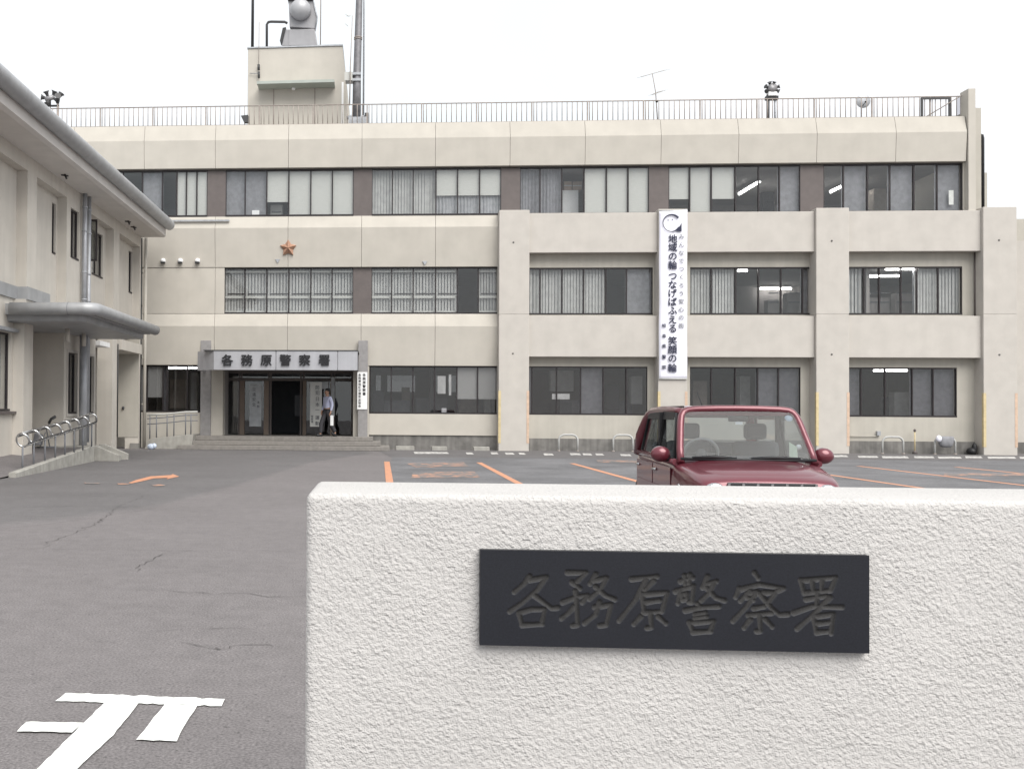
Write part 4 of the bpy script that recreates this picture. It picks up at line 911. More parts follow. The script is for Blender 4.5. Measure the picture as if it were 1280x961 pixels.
def awindow(x, y0, y1, z0, z1, mid=True, m=M_BRONZE):
    mb = MB(); xx = x - .09
    mb.box(xx - .03, xx + .03, y0, y0 + .05, z0, z1); mb.box(xx - .03, xx + .03, y1 - .05, y1, z0, z1); mb.box(xx - .029, xx + .031, y0 + .05, y1 - .05, z1 - .05, z1); mb.box(xx - .029, x + .02, y0 + .05, y1 - .05, z0, z0 + .05)
    if mid: mb.box(xx - .026, xx + .026, (y0 + y1) / 2 - .025, (y0 + y1) / 2 + .025, z0 + .05, z1 - .05)
    f = obj('window', mb, m, ann)
    obj('pane', MB().box(xx - .004, xx + .004, y0 + .05, y1 - .05, z0 + .05, z1 - .05), M_GLASS, f)
    obj('curtain', MB().box(xx - .16, xx - .155, (y0 + y1) / 2, y1, z0, z1), M_CURT2, f)
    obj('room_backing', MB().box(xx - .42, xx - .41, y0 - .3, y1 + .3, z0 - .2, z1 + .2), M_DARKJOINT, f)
    return f
xr = XW - RD
wseg(YA0, y_p1a - .001, ZB, ZR - .001, xr)
h2 = (yb(63.5), y_r2b - .12, aZ(66, 317, xr), aZ(66, 253.5, xr))
hole_wall(y_p1b + .001, y_r2b - .001, ZB, ZR - .001, xr, *h2); awindow(xr, *h2)
awindow(XW, fw[0] + .002, fw[1] - .002, fw[2], fw[3])
h3 = (yb(113.5), yb(127.5), aZ(124, 347, xr), aZ(124, 292, xr))
hole_wall(y_r3a + .001, y_r3b - .001, ZB, ZR - .001, xr, *h3); awindow(xr, *h3)
h4 = (yb(160), yb(164.5), aZ(162, 366, xr), aZ(162, 313.5, xr))
hole_wall(y_r4a + .001, y_r4b - .001, ZB, ZR - .001, xr, *h4); awindow(xr, *h4, mid=False)
# open casement
ysh = aY(117, XW + .1); zs0, zs1 = aZ(117, 326, XW + .1), aZ(117, 273.5, XW + .1); xs0, xs1 = at_y(112.5, 300, ysh)[0], at_y(121.5, 300, ysh)[0]
mb = MB().box(xs0, xs0 + .045, ysh - .02, ysh + .02, zs0, zs1); mb.box(xs1 - .045, xs1, ysh - .02, ysh + .02, zs0, zs1); mb.box(xs0 + .045, xs1 - .045, ysh - .019, ysh + .019, zs1 - .06, zs1); mb.box(xs0 + .045, xs1 - .045, ysh - .019, ysh + .019, zs0, zs0 + .06)
cs = obj('open_casement', mb, M_BRONZE, ann); obj('pane', MB().box(xs0 + .045, xs1 - .045, ysh - .004, ysh + .004, zs0 + .06, zs1 - .06), glass_mat('frosted_pane', (.55, .56, .54), boost=3), cs)
# string course
for a, b, x in ((YA0, y_p1a - .03, xr + .05), (y_p1a - .03, aY(60), XW + .05)): obj('string_course', MB().box(x - .34, x, a, b, ZB - .001, ZST), M_GUTTER, ann)
# ground floor
yw0 = yb(13.3); zg0, zg1 = aZ(6, 513.5, xr), aZ(6, 415, xr)
y_l1a, y_l1b = aY(30), aY(41.3)
hole_wall(YA0, y_l1a - .001, -.2, ZB - .002, xr, yw0 - 4.2, yw0, zg0, zg1); awindow(xr, yw0 - 4.19, yw0 - .002, zg0, zg1)
obj('window_hood', MB().box(xr, xr + .16, yw0 - 4.4, yw0 + .12, zg1 + .02, zg1 + .1), M_GALV, ann)
obj('window_sill', MB().box(xr, xr + .1, yw0 - 4.3, yw0 + .2, zg0 - .07, zg0 - .01), M_BROWN, ann)
wseg(y_l1a, y_l1b, -.2, ZB - .002, name='pilaster')
DA = .88
y_l2 = aY(80.3); wseg(y_l1b + .001, y_l2 - .001, -.2, ZB - .002, XW - DA)
y_l3, y_l4a, y_l4b = aY(119.5), aY(140.6), aY(146.3)
wa_, wb_ = aY(84.5), aY(96); z0_, z1_ = aZ(90, 517, XW), aZ(90, 441, XW); wc_, wd_ = aY(111), aY(117)
mb = MB().box(XW - DA - WD, XW, y_l2, wa_, -.2, ZB - .002)
mb.box(XW - DA - WD, XW, wb_, wc_, -.2, ZB - .002); mb.box(XW - DA - WD, XW, wd_, y_l3, -.2, ZB - .002)
for a, b in ((wa_, wb_), (wc_, wd_)): mb.box(XW - .5, XW, a, b, -.2, z0_); mb.box(XW - .5, XW, a, b, z1_, ZB - .002)
obj('wall', mb, M_WING, ann)
for a, b in ((wa_, wb_), (wc_, wd_)):
    awindow(XW, a + .002, b - .002, z0_ + .002, z1_ - .002); o = MB()
    o.box(XW + .001, XW + .03, a - .08, a, z0_ - .08, z1_ + .08); o.box(XW + .001, XW + .03, b, b + .08, z0_ - .08, z1_ + .08); o.box(XW + .001, XW + .03, a, b, z1_, z1_ + .08); o.box(XW + .001, XW + .03, a, b, z0_ - .08, z0_)
    obj('window_surround', o, M_COLUMN, ann)
wseg(y_l3 + .001, y_l4a - .001, -.2, ZB - .003, XW - .62)
wseg(y_l4a, y_l4b, -.2, ZB - .002, name='pilaster')
wseg(y_l4b + .001, y_r4b - .001, -.2, ZB - .003, XW - .8)
wseg(y_r4b, YA1, -.2, ZB - .002, name='pilaster')
obj('end_wall', MB().box(XW - 9, XW - WD - .9, YA1 - .3, YA1, 0, ZE), M_WING, ann); obj('end_wall', MB().box(XW - 9, XW - WD, YA0, YA0 + .3, 0, ZE), M_WING, ann)
obj('return_wall', MB().box(XW - .8, XW - .001, y_r4b - .02, y_r4b - .001, .42, ZB - .01), M_RECESS, ann)
kb = at_y(154, 510, y_r4b - .05); obj('door_knob', MB().ell((kb[0], y_r4b - .06, kb[2]), (.05, .05, .07)), M_DARKMETAL, ann)
obj('downwire', MB().tube([(XW + .02, y_l4b + .05, aZ(147, 430)), (XW + .02, y_l4b + .05, .5)], .025, 6), M_DARKMETAL, ann)
hx = at_y(165, 440, aY(149)); obj('door_hood', MB().box(XW - .78, XW + .12, y_l4b + .15, y_r4b - .1, aZ(148, 437), aZ(148, 424)), M_WING, ann)
obj('door_hood', MB().box(XW - .6, XW + .12, y_l3 + .05, y_l3 + 1.2, aZ(122, 432), aZ(122, 426)), M_WHITE, ann)
obj('wall_base', MB().box(XW - .3, XW + .012, y_r4b - .05, YA1 + .004, 0, .2), M_WINGBASE, ann)
# eaves, gutter and roof
ef = at_y(207, 291, YA1); gc = at_y(211.5, 281, YA1); gr = 6.8 * YA1 / 1250
XO = ef[0]; YEV = YA1 - .05
obj('soffit', MB().box(XW - 1, XO - .1, YA0 - 1, YEV, ZE, ZE + .06), M_SOFFIT, ann)
obj('fascia_board', MB().prism([(XO - .1, ZE - .02), (XO + .02, ZE + .03), (gc[0] - gr * .6, gc[2] - gr * .3), (gc[0] - gr * .6, gc[2] + gr), (XO - .1, gc[2] + gr)], 'y', YA0 - 1, YEV - .001), M_SOFFIT, ann)
mb = MB(); prof = [(gc[0] + gr * math.cos(R(a)), gc[2] + gr * math.sin(R(a))) for a in range(-200, 41, 20)] + [(gc[0] - gr * .3, gc[2] + gr * 1.1), (gc[0] - gr, gc[2] + gr * 1.1)]
mb.loft([[(x, y, z) for x, z in prof] for y in np.linspace(YA0 - 1, YEV + .1, 10)]); g = obj('gutter', mb, M_GUTTER, ann); g.data.shade_smooth()
em = g.modifiers.new('es', 'EDGE_SPLIT'); em.split_angle = R(50)
obj('roof', MB().prism([(gc[0] - gr * .8, gc[2] + gr), (XW - 4.5, gc[2] + 2.0), (XW - 9.5, gc[2] + gr), (XW - 9.5, ZE + .1), (XO - .2, ZE + .1)], 'y', YA0 - .9, YEV - .2), M_GUTTER, ann)
for px, py in ((81, 218), (160, 276), (167, 283)): c = at_z(px, py, ZE); obj('bird_spike', MB().tube([(c[0], c[1], ZE), (c[0] + .06, c[1] - .03, ZE - .13)], .03, 6).tube([(c[0] - .1, c[1], ZE - .02), (c[0] + .1, c[1], ZE - .05)], .02, 5), M_DARKMETAL, ann)
# downpipes
M_PIPE = mat('downpipe_grey', (.42, .43, .455), .45, .1, 4, metal=.3)
for px, r, zb in ((104.6, .07, 4.2), (110.0, .062, .45)):
    y = aY(px, XW + .12); mb = MB().tube([(XW + .12, y, zb), (XW + .12, y, ZE)], r, 12)
    for z in (4.6, 5.4, 6.6, 7.3): mb.tube([(XW + .12, y, z), (XW + .12, y, z + .04)], r + .015, 12)
    obj('downpipe', mb, M_PIPE, ann)
y = aY(104.7, XW + .3); obj('downpipe', MB().tube([(XW + .3, y, .4), (XW + .3, y, 3.65)], .115, 14), M_PIPE, ann)
for px, r, m in ((181.3, .058, M_BANNER), (176.3, .03, M_DARKMETAL)):
    p = at_y(px, 420, YA1 + .08); mb = MB().tube([(p[0], p[1], .03), (p[0], p[1], ZE)], r, 10)
    for z in (1.6, 3.3, 5.2, 6.4): mb.box(p[0] - .14, p[0] + .05, p[1] - .03, p[1] + .03, z, z + .05)
    obj('downpipe', mb, mat('beige_pipe', (.50, .47, .42), .6) if r > .04 else m, ann)
# entrance canopy of the annex
yc0 = aY(17.5); xc = at_y(118, 387, yc0)[0]; yc1 = at_x(190, 411, xc - .12)[1]
zc_ = at_y(70, 385.7, yc0)[2]; cr = 8.0 * yc0 / 1250
pth = [(XW - .1, yc0, zc_), (xc - .25, yc0, zc_), (xc - .08, yc0 + .06, zc_), (xc, yc0 + .22, zc_), (xc, yc1 - .1, zc_)]
ac = obj('porch_canopy', MB().tube(pth[:2] + [(xc - .14, yc0 + .03, zc_), (xc - .05, yc0 + .12, zc_)] + pth[3:], cr, 16), M_GUTTER, ann)
zsf = at_y(60, 402, yc0 + .25)[2]
mb = MB().prism([(XW - .9, yc0 + .25), (xc - .45, yc0 + .25), (xc - .3, yc0 + .42), (xc - .3, yc1 - .25), (XW - .9, yc1 - .25)], 'z', zsf, zc_ + .1); obj('canopy_slab', mb, M_GUTTER, ac, bevel=.07)
mb = MB().prism([(XW - .9, yc0 + .12), (xc - .3, yc0 + .12), (xc - .14, yc0 + .3), (xc - .14, yc1 - .12), (XW - .9, yc1 - .12)], 'z', zc_ - .13, zc_ + .14); obj('canopy_deck', mb, M_GUTTER, ac)
for px in (70.5, 72): 
    p = at_y(85.5, 384, yc0); 
obj('seam', MB().tube([(p[0], yc0, zc_), (p[0] + .012, yc0, zc_)], cr + .004, 16), M_INKGREY, ac)
for px, py in ((84.5, 412), (105, 418)): c = at_z(px, py, zsf - .02); obj('canopy_drain', MB().tube([(c[0], c[1], zsf), (c[0], c[1], zsf - .35)], .06, 10), M_WING, ac)
# ramp, curb and steps of the annex
rmp = thing('entrance_ramp', 'concrete ramp with a pale curb and short flight of steps at the annex entrance', 'ramp', (-7.8, 25, 0))
cn, cf = np.array(gp(20, 597)), np.array(gp(118, 576.5)); zn = at_y(22, 590.5, cn[1])[2]; zf_ = at_y(118, 556.5, cf[1])[2]
def cur(t): return cn + (cf - cn) * t
mb = MB(); th = .16
secs = []
for t in np.linspace(0, 1, 12):
    p = cur(t); z = zn + (zf_ - zn) * t; secs.append([(p[0], p[1], -.02), (p[0], p[1], z - .02), (p[0] - .02, p[1], z), (p[0] - th + .02, p[1], z), (p[0] - th, p[1], z - .02), (p[0] - th, p[1], -.02)])
mb.loft(secs, smooth=False); obj('curb', mb, M_CONC, rmp)
zw = at_x(17, 563, xr)[2]
mb = MB(); nn = 10; vs = []
for i in range(nn + 1):
    t = i / nn; p = cur(t); zc0 = max(.012, zn + (zf_ - zn) * t - .07); vs += [(p[0] - th + .01, p[1], zc0), (XW - 1.2, p[1] + .3, zw - .02 if t > .2 else zw * (.75 + t))]
vs = [(cn[0] - th, cn[1] - 1.6, .006), (XW - 1.2, cn[1] - 6, .05)] + vs
mb.add(vs, [(2 * i, 2 * i + 1, 2 * i + 3, 2 * i + 2) for i in range(nn + 1)]); obj('ramp_surface', mb, M_ASPH, rmp)
s1, s2 = np.array(gp(142, 578)), np.array(gp(173, 573)); zl = zf_ - .04; xcv = cf[0]
ym1, ym2 = cf[1] + .02, aY(152, xcv); ym2 = at_z(152, 557, zl)[1]
obj('landing', MB().box(XW - .9, xcv - .02, cf[1] + .001, ym2 + .3, 0, zl), M_CONC, rmp)
dx = s1[0] - xcv
for k in range(2): obj('step', MB().box(xcv - .02 + .001, xcv + dx * (.38 + .38 * k), ym1 + .18, ym2 - .001, -.01, zl * (1 - (k + 1) / 3)), M_CONC, rmp, bevel=.012)
for y in (ym1, ym2): obj('cheek_wall', MB().prism([(xcv - .15, 0), (xcv + dx, 0), (xcv + dx, .17), (xcv, zf_), (xcv - .15, zf_)], 'y', y, y + .17), M_CONC, rmp, bevel=.012)
hr = thing('ramp_handrail', 'tubular steel handrail with hoops at every post along the annex ramp', 'handrail', (-7.8, 25, .1))
pb = [(28, 589.5), (42, 583.5), (56, 578), (69, 573), (81, 568), (92.5, 564), (103.5, 560), (114.5, 556)]; rc = [(26, 550), (42.5, 545.5), (57, 541), (70, 537.5), (82.5, 533.5), (93.5, 530.5), (104, 527.5), (115, 523.5)]
xp = (cn[0] + cf[0]) / 2 - th / 2; dv = Vector((cf[0] - cn[0], cf[1] - cn[1], zf_ - zn)).normalized()
C_ = []
for (a, b), (c, d) in zip(pb, rc):
    P = at_x(a, b, xp - .0); yk = P[1]; Q = at_y(c, d, yk); Q[0] = xp; C_.append(Vector(Q))
    obj('post', MB().tube([(xp, yk, P[2] - .05), (xp, yk, Q[2] - .13)], .022, 8), M_INKGREY, hr)
    u = Vector((1, 0, 0)); v = Vector((-.0, -.35, .94)).normalized()
    obj('hoop', MB().tube([Vector(Q) + u * .14 * math.cos(t) + v * .15 * math.sin(t) for t in np.linspace(0, 2 * math.pi, 21)[:-1]], .022, 8, closed=True), M_STEEL, hr)
for ox, oz in ((-.13, .07), (.13, -.07), (-.02, .15), (.0, -.15)): obj('rail', MB().tube([c + Vector((ox, 0, oz)) for c in C_], .018, 8), M_STEEL if oz > .1 or oz < -.1 else M_DARKMETAL, hr)
yk = aY(60, XW - .2); kc = thing('hand_cart', 'small dark folded cart with tilted handle parked behind the ramp handrail', 'cart', (XW - .3, yk, zl))
def kp(px, py): p = at_y(px, py, yk); return (p[0], yk, p[2])
obj('frame', MB().tube([kp(46, 558.5), kp(68, 558.5)], .02, 6).tube([kp(62, 558), kp(58, 536), kp(66, 521)], .018, 6).tube([kp(50, 558), kp(57, 540)], .015, 6), M_INKGREY, kc); obj('handle', MB().tube([kp(61, 529), kp(64, 523.5), kp(69.5, 520.5)], .04, 8), M_DARKMETAL, kc); obj('bag', MB().prism([(kp(47, 0)[0], kp(0, 556)[2]), (kp(57, 0)[0], kp(0, 556)[2]), (kp(58, 0)[0], kp(0, 543)[2]), (kp(50, 0)[0], kp(0, 540)[2])], 'y', yk - .1, yk + .12), M_CURT, kc, bevel=.02)

# ------------------------------------------------------------------ bicycle hoops and small things by the building
M_GALVL = mat('hoop_steel', (.42, .42, .41), .45, .1, 8)
def hoop(pa, pb_, pt, pg, y, label):
    a, b = fx(pa, y, 555), fx(pb_, y, 555); z = fz((pa + pb_) / 2, pt, y); r = .2; t = thing('parking_hoop', label, 'hoop', ((a + b) / 2, y, 0), 0, 'steel hoops in front of the bays')
    pts = [(a, y, -.05), (a, y, z - r)] + [(a + r - r * math.cos(t_), y, z - r + r * math.sin(t_)) for t_ in np.linspace(.2, math.pi / 2, 5)] + [(b - r + r * math.sin(t_), y, z - r + r * math.cos(t_)) for t_ in np.linspace(0, math.pi / 2 - .2, 5)] + [(b, y, z - r), (b, y, -.05)]
    obj('tube', MB().tube(pts, .036, 10), M_GALVL, t)
    for x in (a, b): obj('foot_collar', MB().lathe([(.06, 0), (.05, .04)], (x, y, .0), 'z', 10), M_RAIL, t)
    return t
yh = YP + .1
hoop(698.5, 722, 543.2, 563, yh, 'pale steel hoop in the first bay, nearest the left pillar'); hoop(766.5, 791, 543.6, 563, yh, 'pale steel hoop right behind the parked car on its left'); hoop(1103, 1129, 546, 566, yh, 'bare pale steel hoop in the last bay'); hoop(1168.5, 1194, 546.5, 567, yh, 'pale steel hoop with a dark bag hanging on it')
p = at_y(1182, 551, yh - .05); mb = MB()
bg = thing('hanging_bag', 'dark grey bag hanging over the last steel hoop', 'bag', tuple(p))
w_ = .29; mb.loft([[(p[0] + sx * w_ * k, yh - .05 + sy * .12 * k2, p[2] + dz) for sx, sy in ((-1, -1), (-.3, -1.25), (.5, -1.1), (1, -.8), (1, .8), (.2, 1.2), (-1, 1))] for dz, k, k2 in ((-.24, .62, .6), (-.15, .85, 1), (.05, .95, 1), (.15, 1, .7), (.17, .95, .3))]); obj('body', mb, M_CURT, bg, sub=1); obj('handle', MB().ell((p[0] - .27, yh - .12, p[2] + .08), (.1, .08, .12)), M_BANNER, bg)
rd = thing('marker_rod', 'thin rusty marker rod between the two hoops of the last bay', 'rod', (fx(1143.5, YW - .2), YW - .2, 0)); xx = fx(1143.5, YW - .2, 550)
obj('rod', MB().tube([(xx, YW - .2, 0), (xx, YW - .2, fz(1143, 538, YW - .2))], .02, 6), M_YEL, rd); obj('cap', MB().ell((xx, YW - .2, fz(1143, 538, YW - .2)), (.045, .045, .06)), M_BROWN, rd); obj('foot', MB().lathe([(.09, 0), (.06, .12)], (xx, YW - .2, 0), 'z', 10), M_BROWN, rd)
pp = thing('wall_pipe', 'thin pale conduit with a small box under the last ground floor window', 'pipe', (fx(1080, YW), YW - .05, .9)); obj('conduit', MB().tube([at_y(1056, 545, YW - .05), at_y(1097, 545, YW - .05)], .018, 6), M_RECESS, pp); c = at_y(1098, 541.5, YW - .05); obj('outlet_box', MB().box(c[0] - .06, c[0] + .06, YW - .1, YW - .003, c[2] - .08, c[2] + .08), M_GALV, pp)
kbs = [(495, 518, 558, 562, 'pale concrete block right of the entrance steps'), (540, 559, 560.5, 563, 'second pale concrete block at the foot of the stained plinth'), (592, 612, 562, 564, 'third pale concrete block close to the first pillar')]
for a, b, t_, b_, lab in kbs:
    y = YL - .55; t = tag(obj('kerb_block', MB().box(fx(a, y, 560), fx(b, y, 560), y, y + .35, -.02, .14), M_CONC, bevel=.015), lab, 'kerb block', 'concrete blocks by the plinth')
mb = MB(); 
for i, px in enumerate((1228, 1222)): 
    c = gp(px - 6, 567); mb.ell((c[0], c[1], .1), (.16, .12, .14))
tag(obj('boots', MB().ell((fx(1213, YW - .2, 560), YW - .25, .12), (.14, .18, .13)).ell((fx(1217, YW - .2, 560), YW - .25, .2), (.09, .1, .22)), M_BLACK), 'small black bundle on the ground against the last pillar', 'bundle')

# ------------------------------------------------------------------ sign wall in the foreground
YS = 2.3
def stucco(name, col):
    m = bpy.data.materials.new(name); m.use_nodes = True; t = m.node_tree; p = t.nodes['Principled BSDF']; p.inputs['Roughness'].default_value = .8; p.inputs['Specular IOR Level'].default_value = .35
    geo = t.nodes.new('ShaderNodeNewGeometry'); pos = geo.outputs['Position']
    def nz(scale, det, off=0):
        n = t.nodes.new('ShaderNodeTexNoise'); n.inputs['Scale'].default_value = scale; n.inputs['Detail'].default_value = det; n.inputs['Roughness'].default_value = .5; n.inputs['Distortion'].default_value = off; t.links.new(pos, n.inputs['Vector']); return n.outputs['Fac']
    def mth(op, a, b=None):
        k = t.nodes.new('ShaderNodeMath'); k.operation = op
        for i, q in enumerate((a, b)):
            if q is None: continue
            if isinstance(q, (int, float)): k.inputs[i].default_value = q
            else: t.links.new(q, k.inputs[i])
        return k.outputs[0]
    a = nz(125, 2.4, .05); b = nz(230, 2); c = nz(14, 3); d = nz(3, 5)
    patch = mth('ADD', mth('MULTIPLY', c, 1.2), .35)
    h = mth('ADD', mth('MULTIPLY', mth('MULTIPLY', a, patch), 1.0), mth('MULTIPLY', b, .22))
    bp = t.nodes.new('ShaderNodeBump'); bp.inputs['Strength'].default_value = .85; bp.inputs['Distance'].default_value = .0078
    t.links.new(h, bp.inputs['Height']); t.links.new(bp.outputs[0], p.inputs['Normal'])
    hs = t.nodes.new('ShaderNodeHueSaturation'); hs.inputs['Color'].default_value = (*col, 1)
    v = mth('MULTIPLY', mth('ADD', mth('MULTIPLY', d, .16), .92), mth('ADD', mth('MULTIPLY', a, .12), .94)); t.links.new(v, hs.inputs['Value']); t.links.new(hs.outputs[0], p.inputs['Base Color']); return m
M_STUCCO = stucco('white_stucco', (.495, .48, .468))
sw = thing('sign_wall', 'white rough stucco gate wall in the foreground carrying the dark plaque', 'wall', (.6, YS, 0))
zS = at_y(640, 619, YS)[2]; ysb = at_z(640, 603.5, zS)[1]; xS = at_y(382, 700, YS)[0]
bm = bmesh.new()
def rbox(x0, x1, y0, y1, z0, z1, r, seg=4):
    b = bmesh.new(); bmesh.ops.create_cube(b, size=1)
    for v in b.verts: v.co = Vector((x0 + (x1 - x0) * (v.co.x + .5), y0 + (y1 - y0) * (v.co.y + .5), z0 + (z1 - z0) * (v.co.z + .5)))
    bmesh.ops.bevel(b, geom=list(b.edges), offset=r, segments=seg, profile=.6, affect='EDGES')
    mb = MB(); b.verts.index_update(); mb.v = [tuple(v.co) for v in b.verts]; mb.f = [tuple(v.index for v in f.verts) for f in b.faces]; mb.sm = [True] * len(mb.f); b.free(); return mb
obj('wall_body', rbox(xS, 3.6, YS, ysb, -.25, zS, .022), M_STUCCO, sw)
# plaque: height field with carved brush characters
q0, q1 = at_y(600, 686, YS - .02), at_y(1086.5, 695, YS - .02); q2, q3 = at_y(600, 805, YS - .02), at_y(1087, 817.5, YS - .02)
px0, px1 = (q0[0] + q2[0]) / 2, (q1[0] + q3[0]) / 2; pz1, pz0 = (q0[2] + q1[2]) / 2, (q2[2] + q3[2]) / 2
A6 = lambda L: [(600 + x / 5.12, 680 + y / 5.12) for x, y in L]
A7 = lambda L: [(840 + x / 5.12, 690 + y / 5.12) for x, y in L]
S6 = [[(318, 205), (285, 250), (220, 305)], [(320, 228), (425, 210), (370, 290), (270, 375), (190, 430)], [(340, 320), (400, 365), (460, 410), (500, 405)], [(250, 440), (268, 515)], [(255, 437), (330, 415), (415, 415), (395, 508)], [(270, 516), (400, 510)],
      [(560, 180), (680, 180), (620, 242)], [(590, 243), (640, 282)], [(530, 370), (620, 335), (690, 325), (655, 372)], [(612, 300), (626, 515), (592, 520)], [(602, 400), (565, 440), (522, 474)], [(742, 192), (705, 252)], [(722, 233), (810, 215), (770, 290), (700, 350)], [(740, 270), (800, 325), (865, 352)], [(735, 402), (840, 385), (808, 515), (765, 520)], [(765, 370), (740, 450), (668, 505)],
      [(970, 222), (1135, 205)], [(1062, 225), (1000, 350), (890, 488)], [(1112, 233), (1058, 292)], [(1038, 318), (1050, 435)], [(1042, 320), (1200, 308), (1165, 428)], [(1052, 372), (1150, 358)], [(1047, 436), (1160, 430)], [(1092, 440), (1098, 532), (1068, 535)], [(1030, 462), (985, 510)], [(1142, 462), (1190, 505)]]
S7 = [[(55, 185), (135, 163)], [(82, 150), (86, 205)], [(116, 145), (110, 200)], [(22, 250), (140, 215), (128, 318), (108, 318)], [(55, 240), (38, 325)], [(62, 275), (68, 305)], [(64, 272), (96, 263), (95, 300), (68, 304)], [(228, 155), (195, 225)], [(212, 205), (285, 185)], [(268, 195), (240, 260), (185, 310)], [(220, 225), (280, 290), (338, 308)], [(165, 330), (182, 348)], [(85, 372), (190, 352), (302, 345)], [(150, 397), (215, 386)], [(150, 422), (222, 411)], [(112, 448), (135, 510)], [(115, 452), (270, 440), (245, 503)], [(135, 511), (250, 505)],
      [(530, 132), (552, 165)], [(432, 232), (408, 285)], [(432, 238), (560, 205), (715, 230), (672, 248)], [(502, 248), (438, 310)], [(482, 265), (545, 252), (480, 345), (390, 440)], [(478, 285), (520, 305)], [(590, 258), (662, 258), (610, 332)], [(560, 262), (640, 360), (690, 400), (745, 395)], [(525, 358), (592, 345)], [(490, 402), (640, 388)], [(562, 400), (567, 505), (540, 505)], [(502, 430), (462, 482)], [(600, 430), (642, 475)],
      [(825, 178), (845, 258)], [(828, 180), (1050, 160), (1015, 243)], [(898, 185), (906, 248)], [(962, 178), (958, 240)], [(850, 260), (1010, 245)], [(858, 300), (990, 280)], [(932, 262), (926, 342)], [(780, 386), (900, 345), (1090, 350)], [(1012, 288), (910, 395), (800, 490)], [(906, 408), (925, 515)], [(910, 410), (1035, 395), (1018, 518)], [(925, 456), (1015, 448)], [(930, 511), (1010, 505)]]
SEG = []
for L in [A6(s) for s in S6] + [A7(s) for s in S7]:
    P = [at_y(a, b, YS - .02)[[0, 2]] for a, b in L]; tot = sum(np.linalg.norm(P[i + 1] - P[i]) for i in range(len(P) - 1)); acc = 0
    # smooth the corners a little, then taper the brush from a heavy start to a lighter end
    for i in range(len(P) - 1):
        n = 5; d = np.linalg.norm(P[i + 1] - P[i])
        for j in range(n):
            t0, t1 = (acc + d * j / n) / tot, (acc + d * (j + 1) / n) / tot
            wd = lambda t: .0064 * (1.12 - .35 * t + .25 * math.exp(-((t - .95) / .12) ** 2))
            SEG.append((P[i] + (P[i + 1] - P[i]) * j / n, P[i] + (P[i + 1] - P[i]) * (j + 1) / n, wd(t0), wd(t1)))
        acc += d
NX = 660; NZ = int(NX * (pz1 - pz0) / (px1 - px0))
gx = np.linspace(px0, px1, NX + 1); gz = np.linspace(pz0, pz1, NZ + 1); dep = np.zeros((NZ + 1, NX + 1))
cx_ = px1 - px0
for a, b, ra, rb in SEG:
    m = .012; i0, i1 = np.searchsorted(gx, (min(a[0], b[0]) - m, max(a[0], b[0]) + m)); j0, j1 = np.searchsorted(gz, (min(a[1], b[1]) - m, max(a[1], b[1]) + m))
    if i1 <= i0 or j1 <= j0: continue
    X_, Z_ = np.meshgrid(gx[i0:i1], gz[j0:j1]); d = b - a; L2 = d.dot(d) + 1e-12; t = np.clip(((X_ - a[0]) * d[0] + (Z_ - a[1]) * d[1]) / L2, 0, 1)
    ds = np.hypot(X_ - a[0] - t * d[0], Z_ - a[1] - t * d[1]); dep[j0:j1, i0:i1] = np.maximum(dep[j0:j1, i0:i1], (ra + (rb - ra) * t) - ds)
yf = YS - .02
XX, ZZ = np.meshgrid(gx, gz); YY = yf + np.clip(dep * 1.0, 0, .0042)
vs = np.stack([XX, YY, ZZ], -1).reshape(-1, 3) - np.array([.6, YS, 0]); W = NX + 1
idx = np.arange(W * (NZ + 1)).reshape(NZ + 1, W); fa = np.stack([idx[:-1, :-1], idx[:-1, 1:], idx[1:, 1:], idx[1:, :-1]], -1).reshape(-1, 4)
me = bpy.data.meshes.new('plaque'); me.from_pydata(vs.tolist(), [], fa.tolist()); me.polygons.foreach_set('use_smooth', [True] * len(fa))
at = me.attributes.new('carved', 'FLOAT', 'POINT'); at.data.foreach_set('value', np.clip(dep.reshape(-1) / .0016, 0, 1).astype(np.float32))
mp_ = bpy.data.materials.new('black_granite'); mp_.use_nodes = True; t = mp_.node_tree; p = t.nodes['Principled BSDF']
an = t.nodes.new('ShaderNodeAttribute'); an.attribute_name = 'carved'; mx = t.nodes.new('ShaderNodeMix'); mx.data_type = 'RGBA'; mx.inputs[6].default_value = (.013, .014, .019, 1); mx.inputs[7].default_value = (.033, .032, .032, 1)
geo = t.nodes.new('ShaderNodeNewGeometry'); n = t.nodes.new('ShaderNodeTexNoise'); n.inputs['Scale'].default_value = 260; n.inputs['Detail'].default_value = 2; t.links.new(geo.outputs['Position'], n.inputs['Vector'])
n2 = t.nodes.new('ShaderNodeTexNoise'); n2.inputs['Scale'].default_value = 5; n2.inputs['Detail'].default_value = 5; t.links.new(geo.outputs['Position'], n2.inputs['Vector'])
ad = t.nodes.new('ShaderNodeMath'); ad.operation = 'MULTIPLY_ADD'; t.links.new(n.outputs['Fac'], ad.inputs[0]); ad.inputs[1].default_value = .9; ad.inputs[2].default_value = .55
hs = t.nodes.new('ShaderNodeHueSaturation'); t.links.new(an.outputs['Fac'], mx.inputs[0]); t.links.new(mx.outputs[2], hs.inputs['Color']); t.links.new(ad.outputs[0], hs.inputs['Value']); t.links.new(hs.outputs[0], p.inputs['Base Color'])
r1_ = t.nodes.new('ShaderNodeMapRange'); r1_.inputs['To Min'].default_value = .3; r1_.inputs['To Max'].default_value = .5; t.links.new(n2.outputs['Fac'], r1_.inputs['Value'])
mxr = t.nodes.new('ShaderNodeMix'); t.links.new(an.outputs['Fac'], mxr.inputs[0]); t.links.new(r1_.outputs[0], mxr.inputs[2]); mxr.inputs[3].default_value = .85; t.links.new(mxr.outputs[0], p.inputs['Roughness']); p.inputs['Specular IOR Level'].default_value = .35
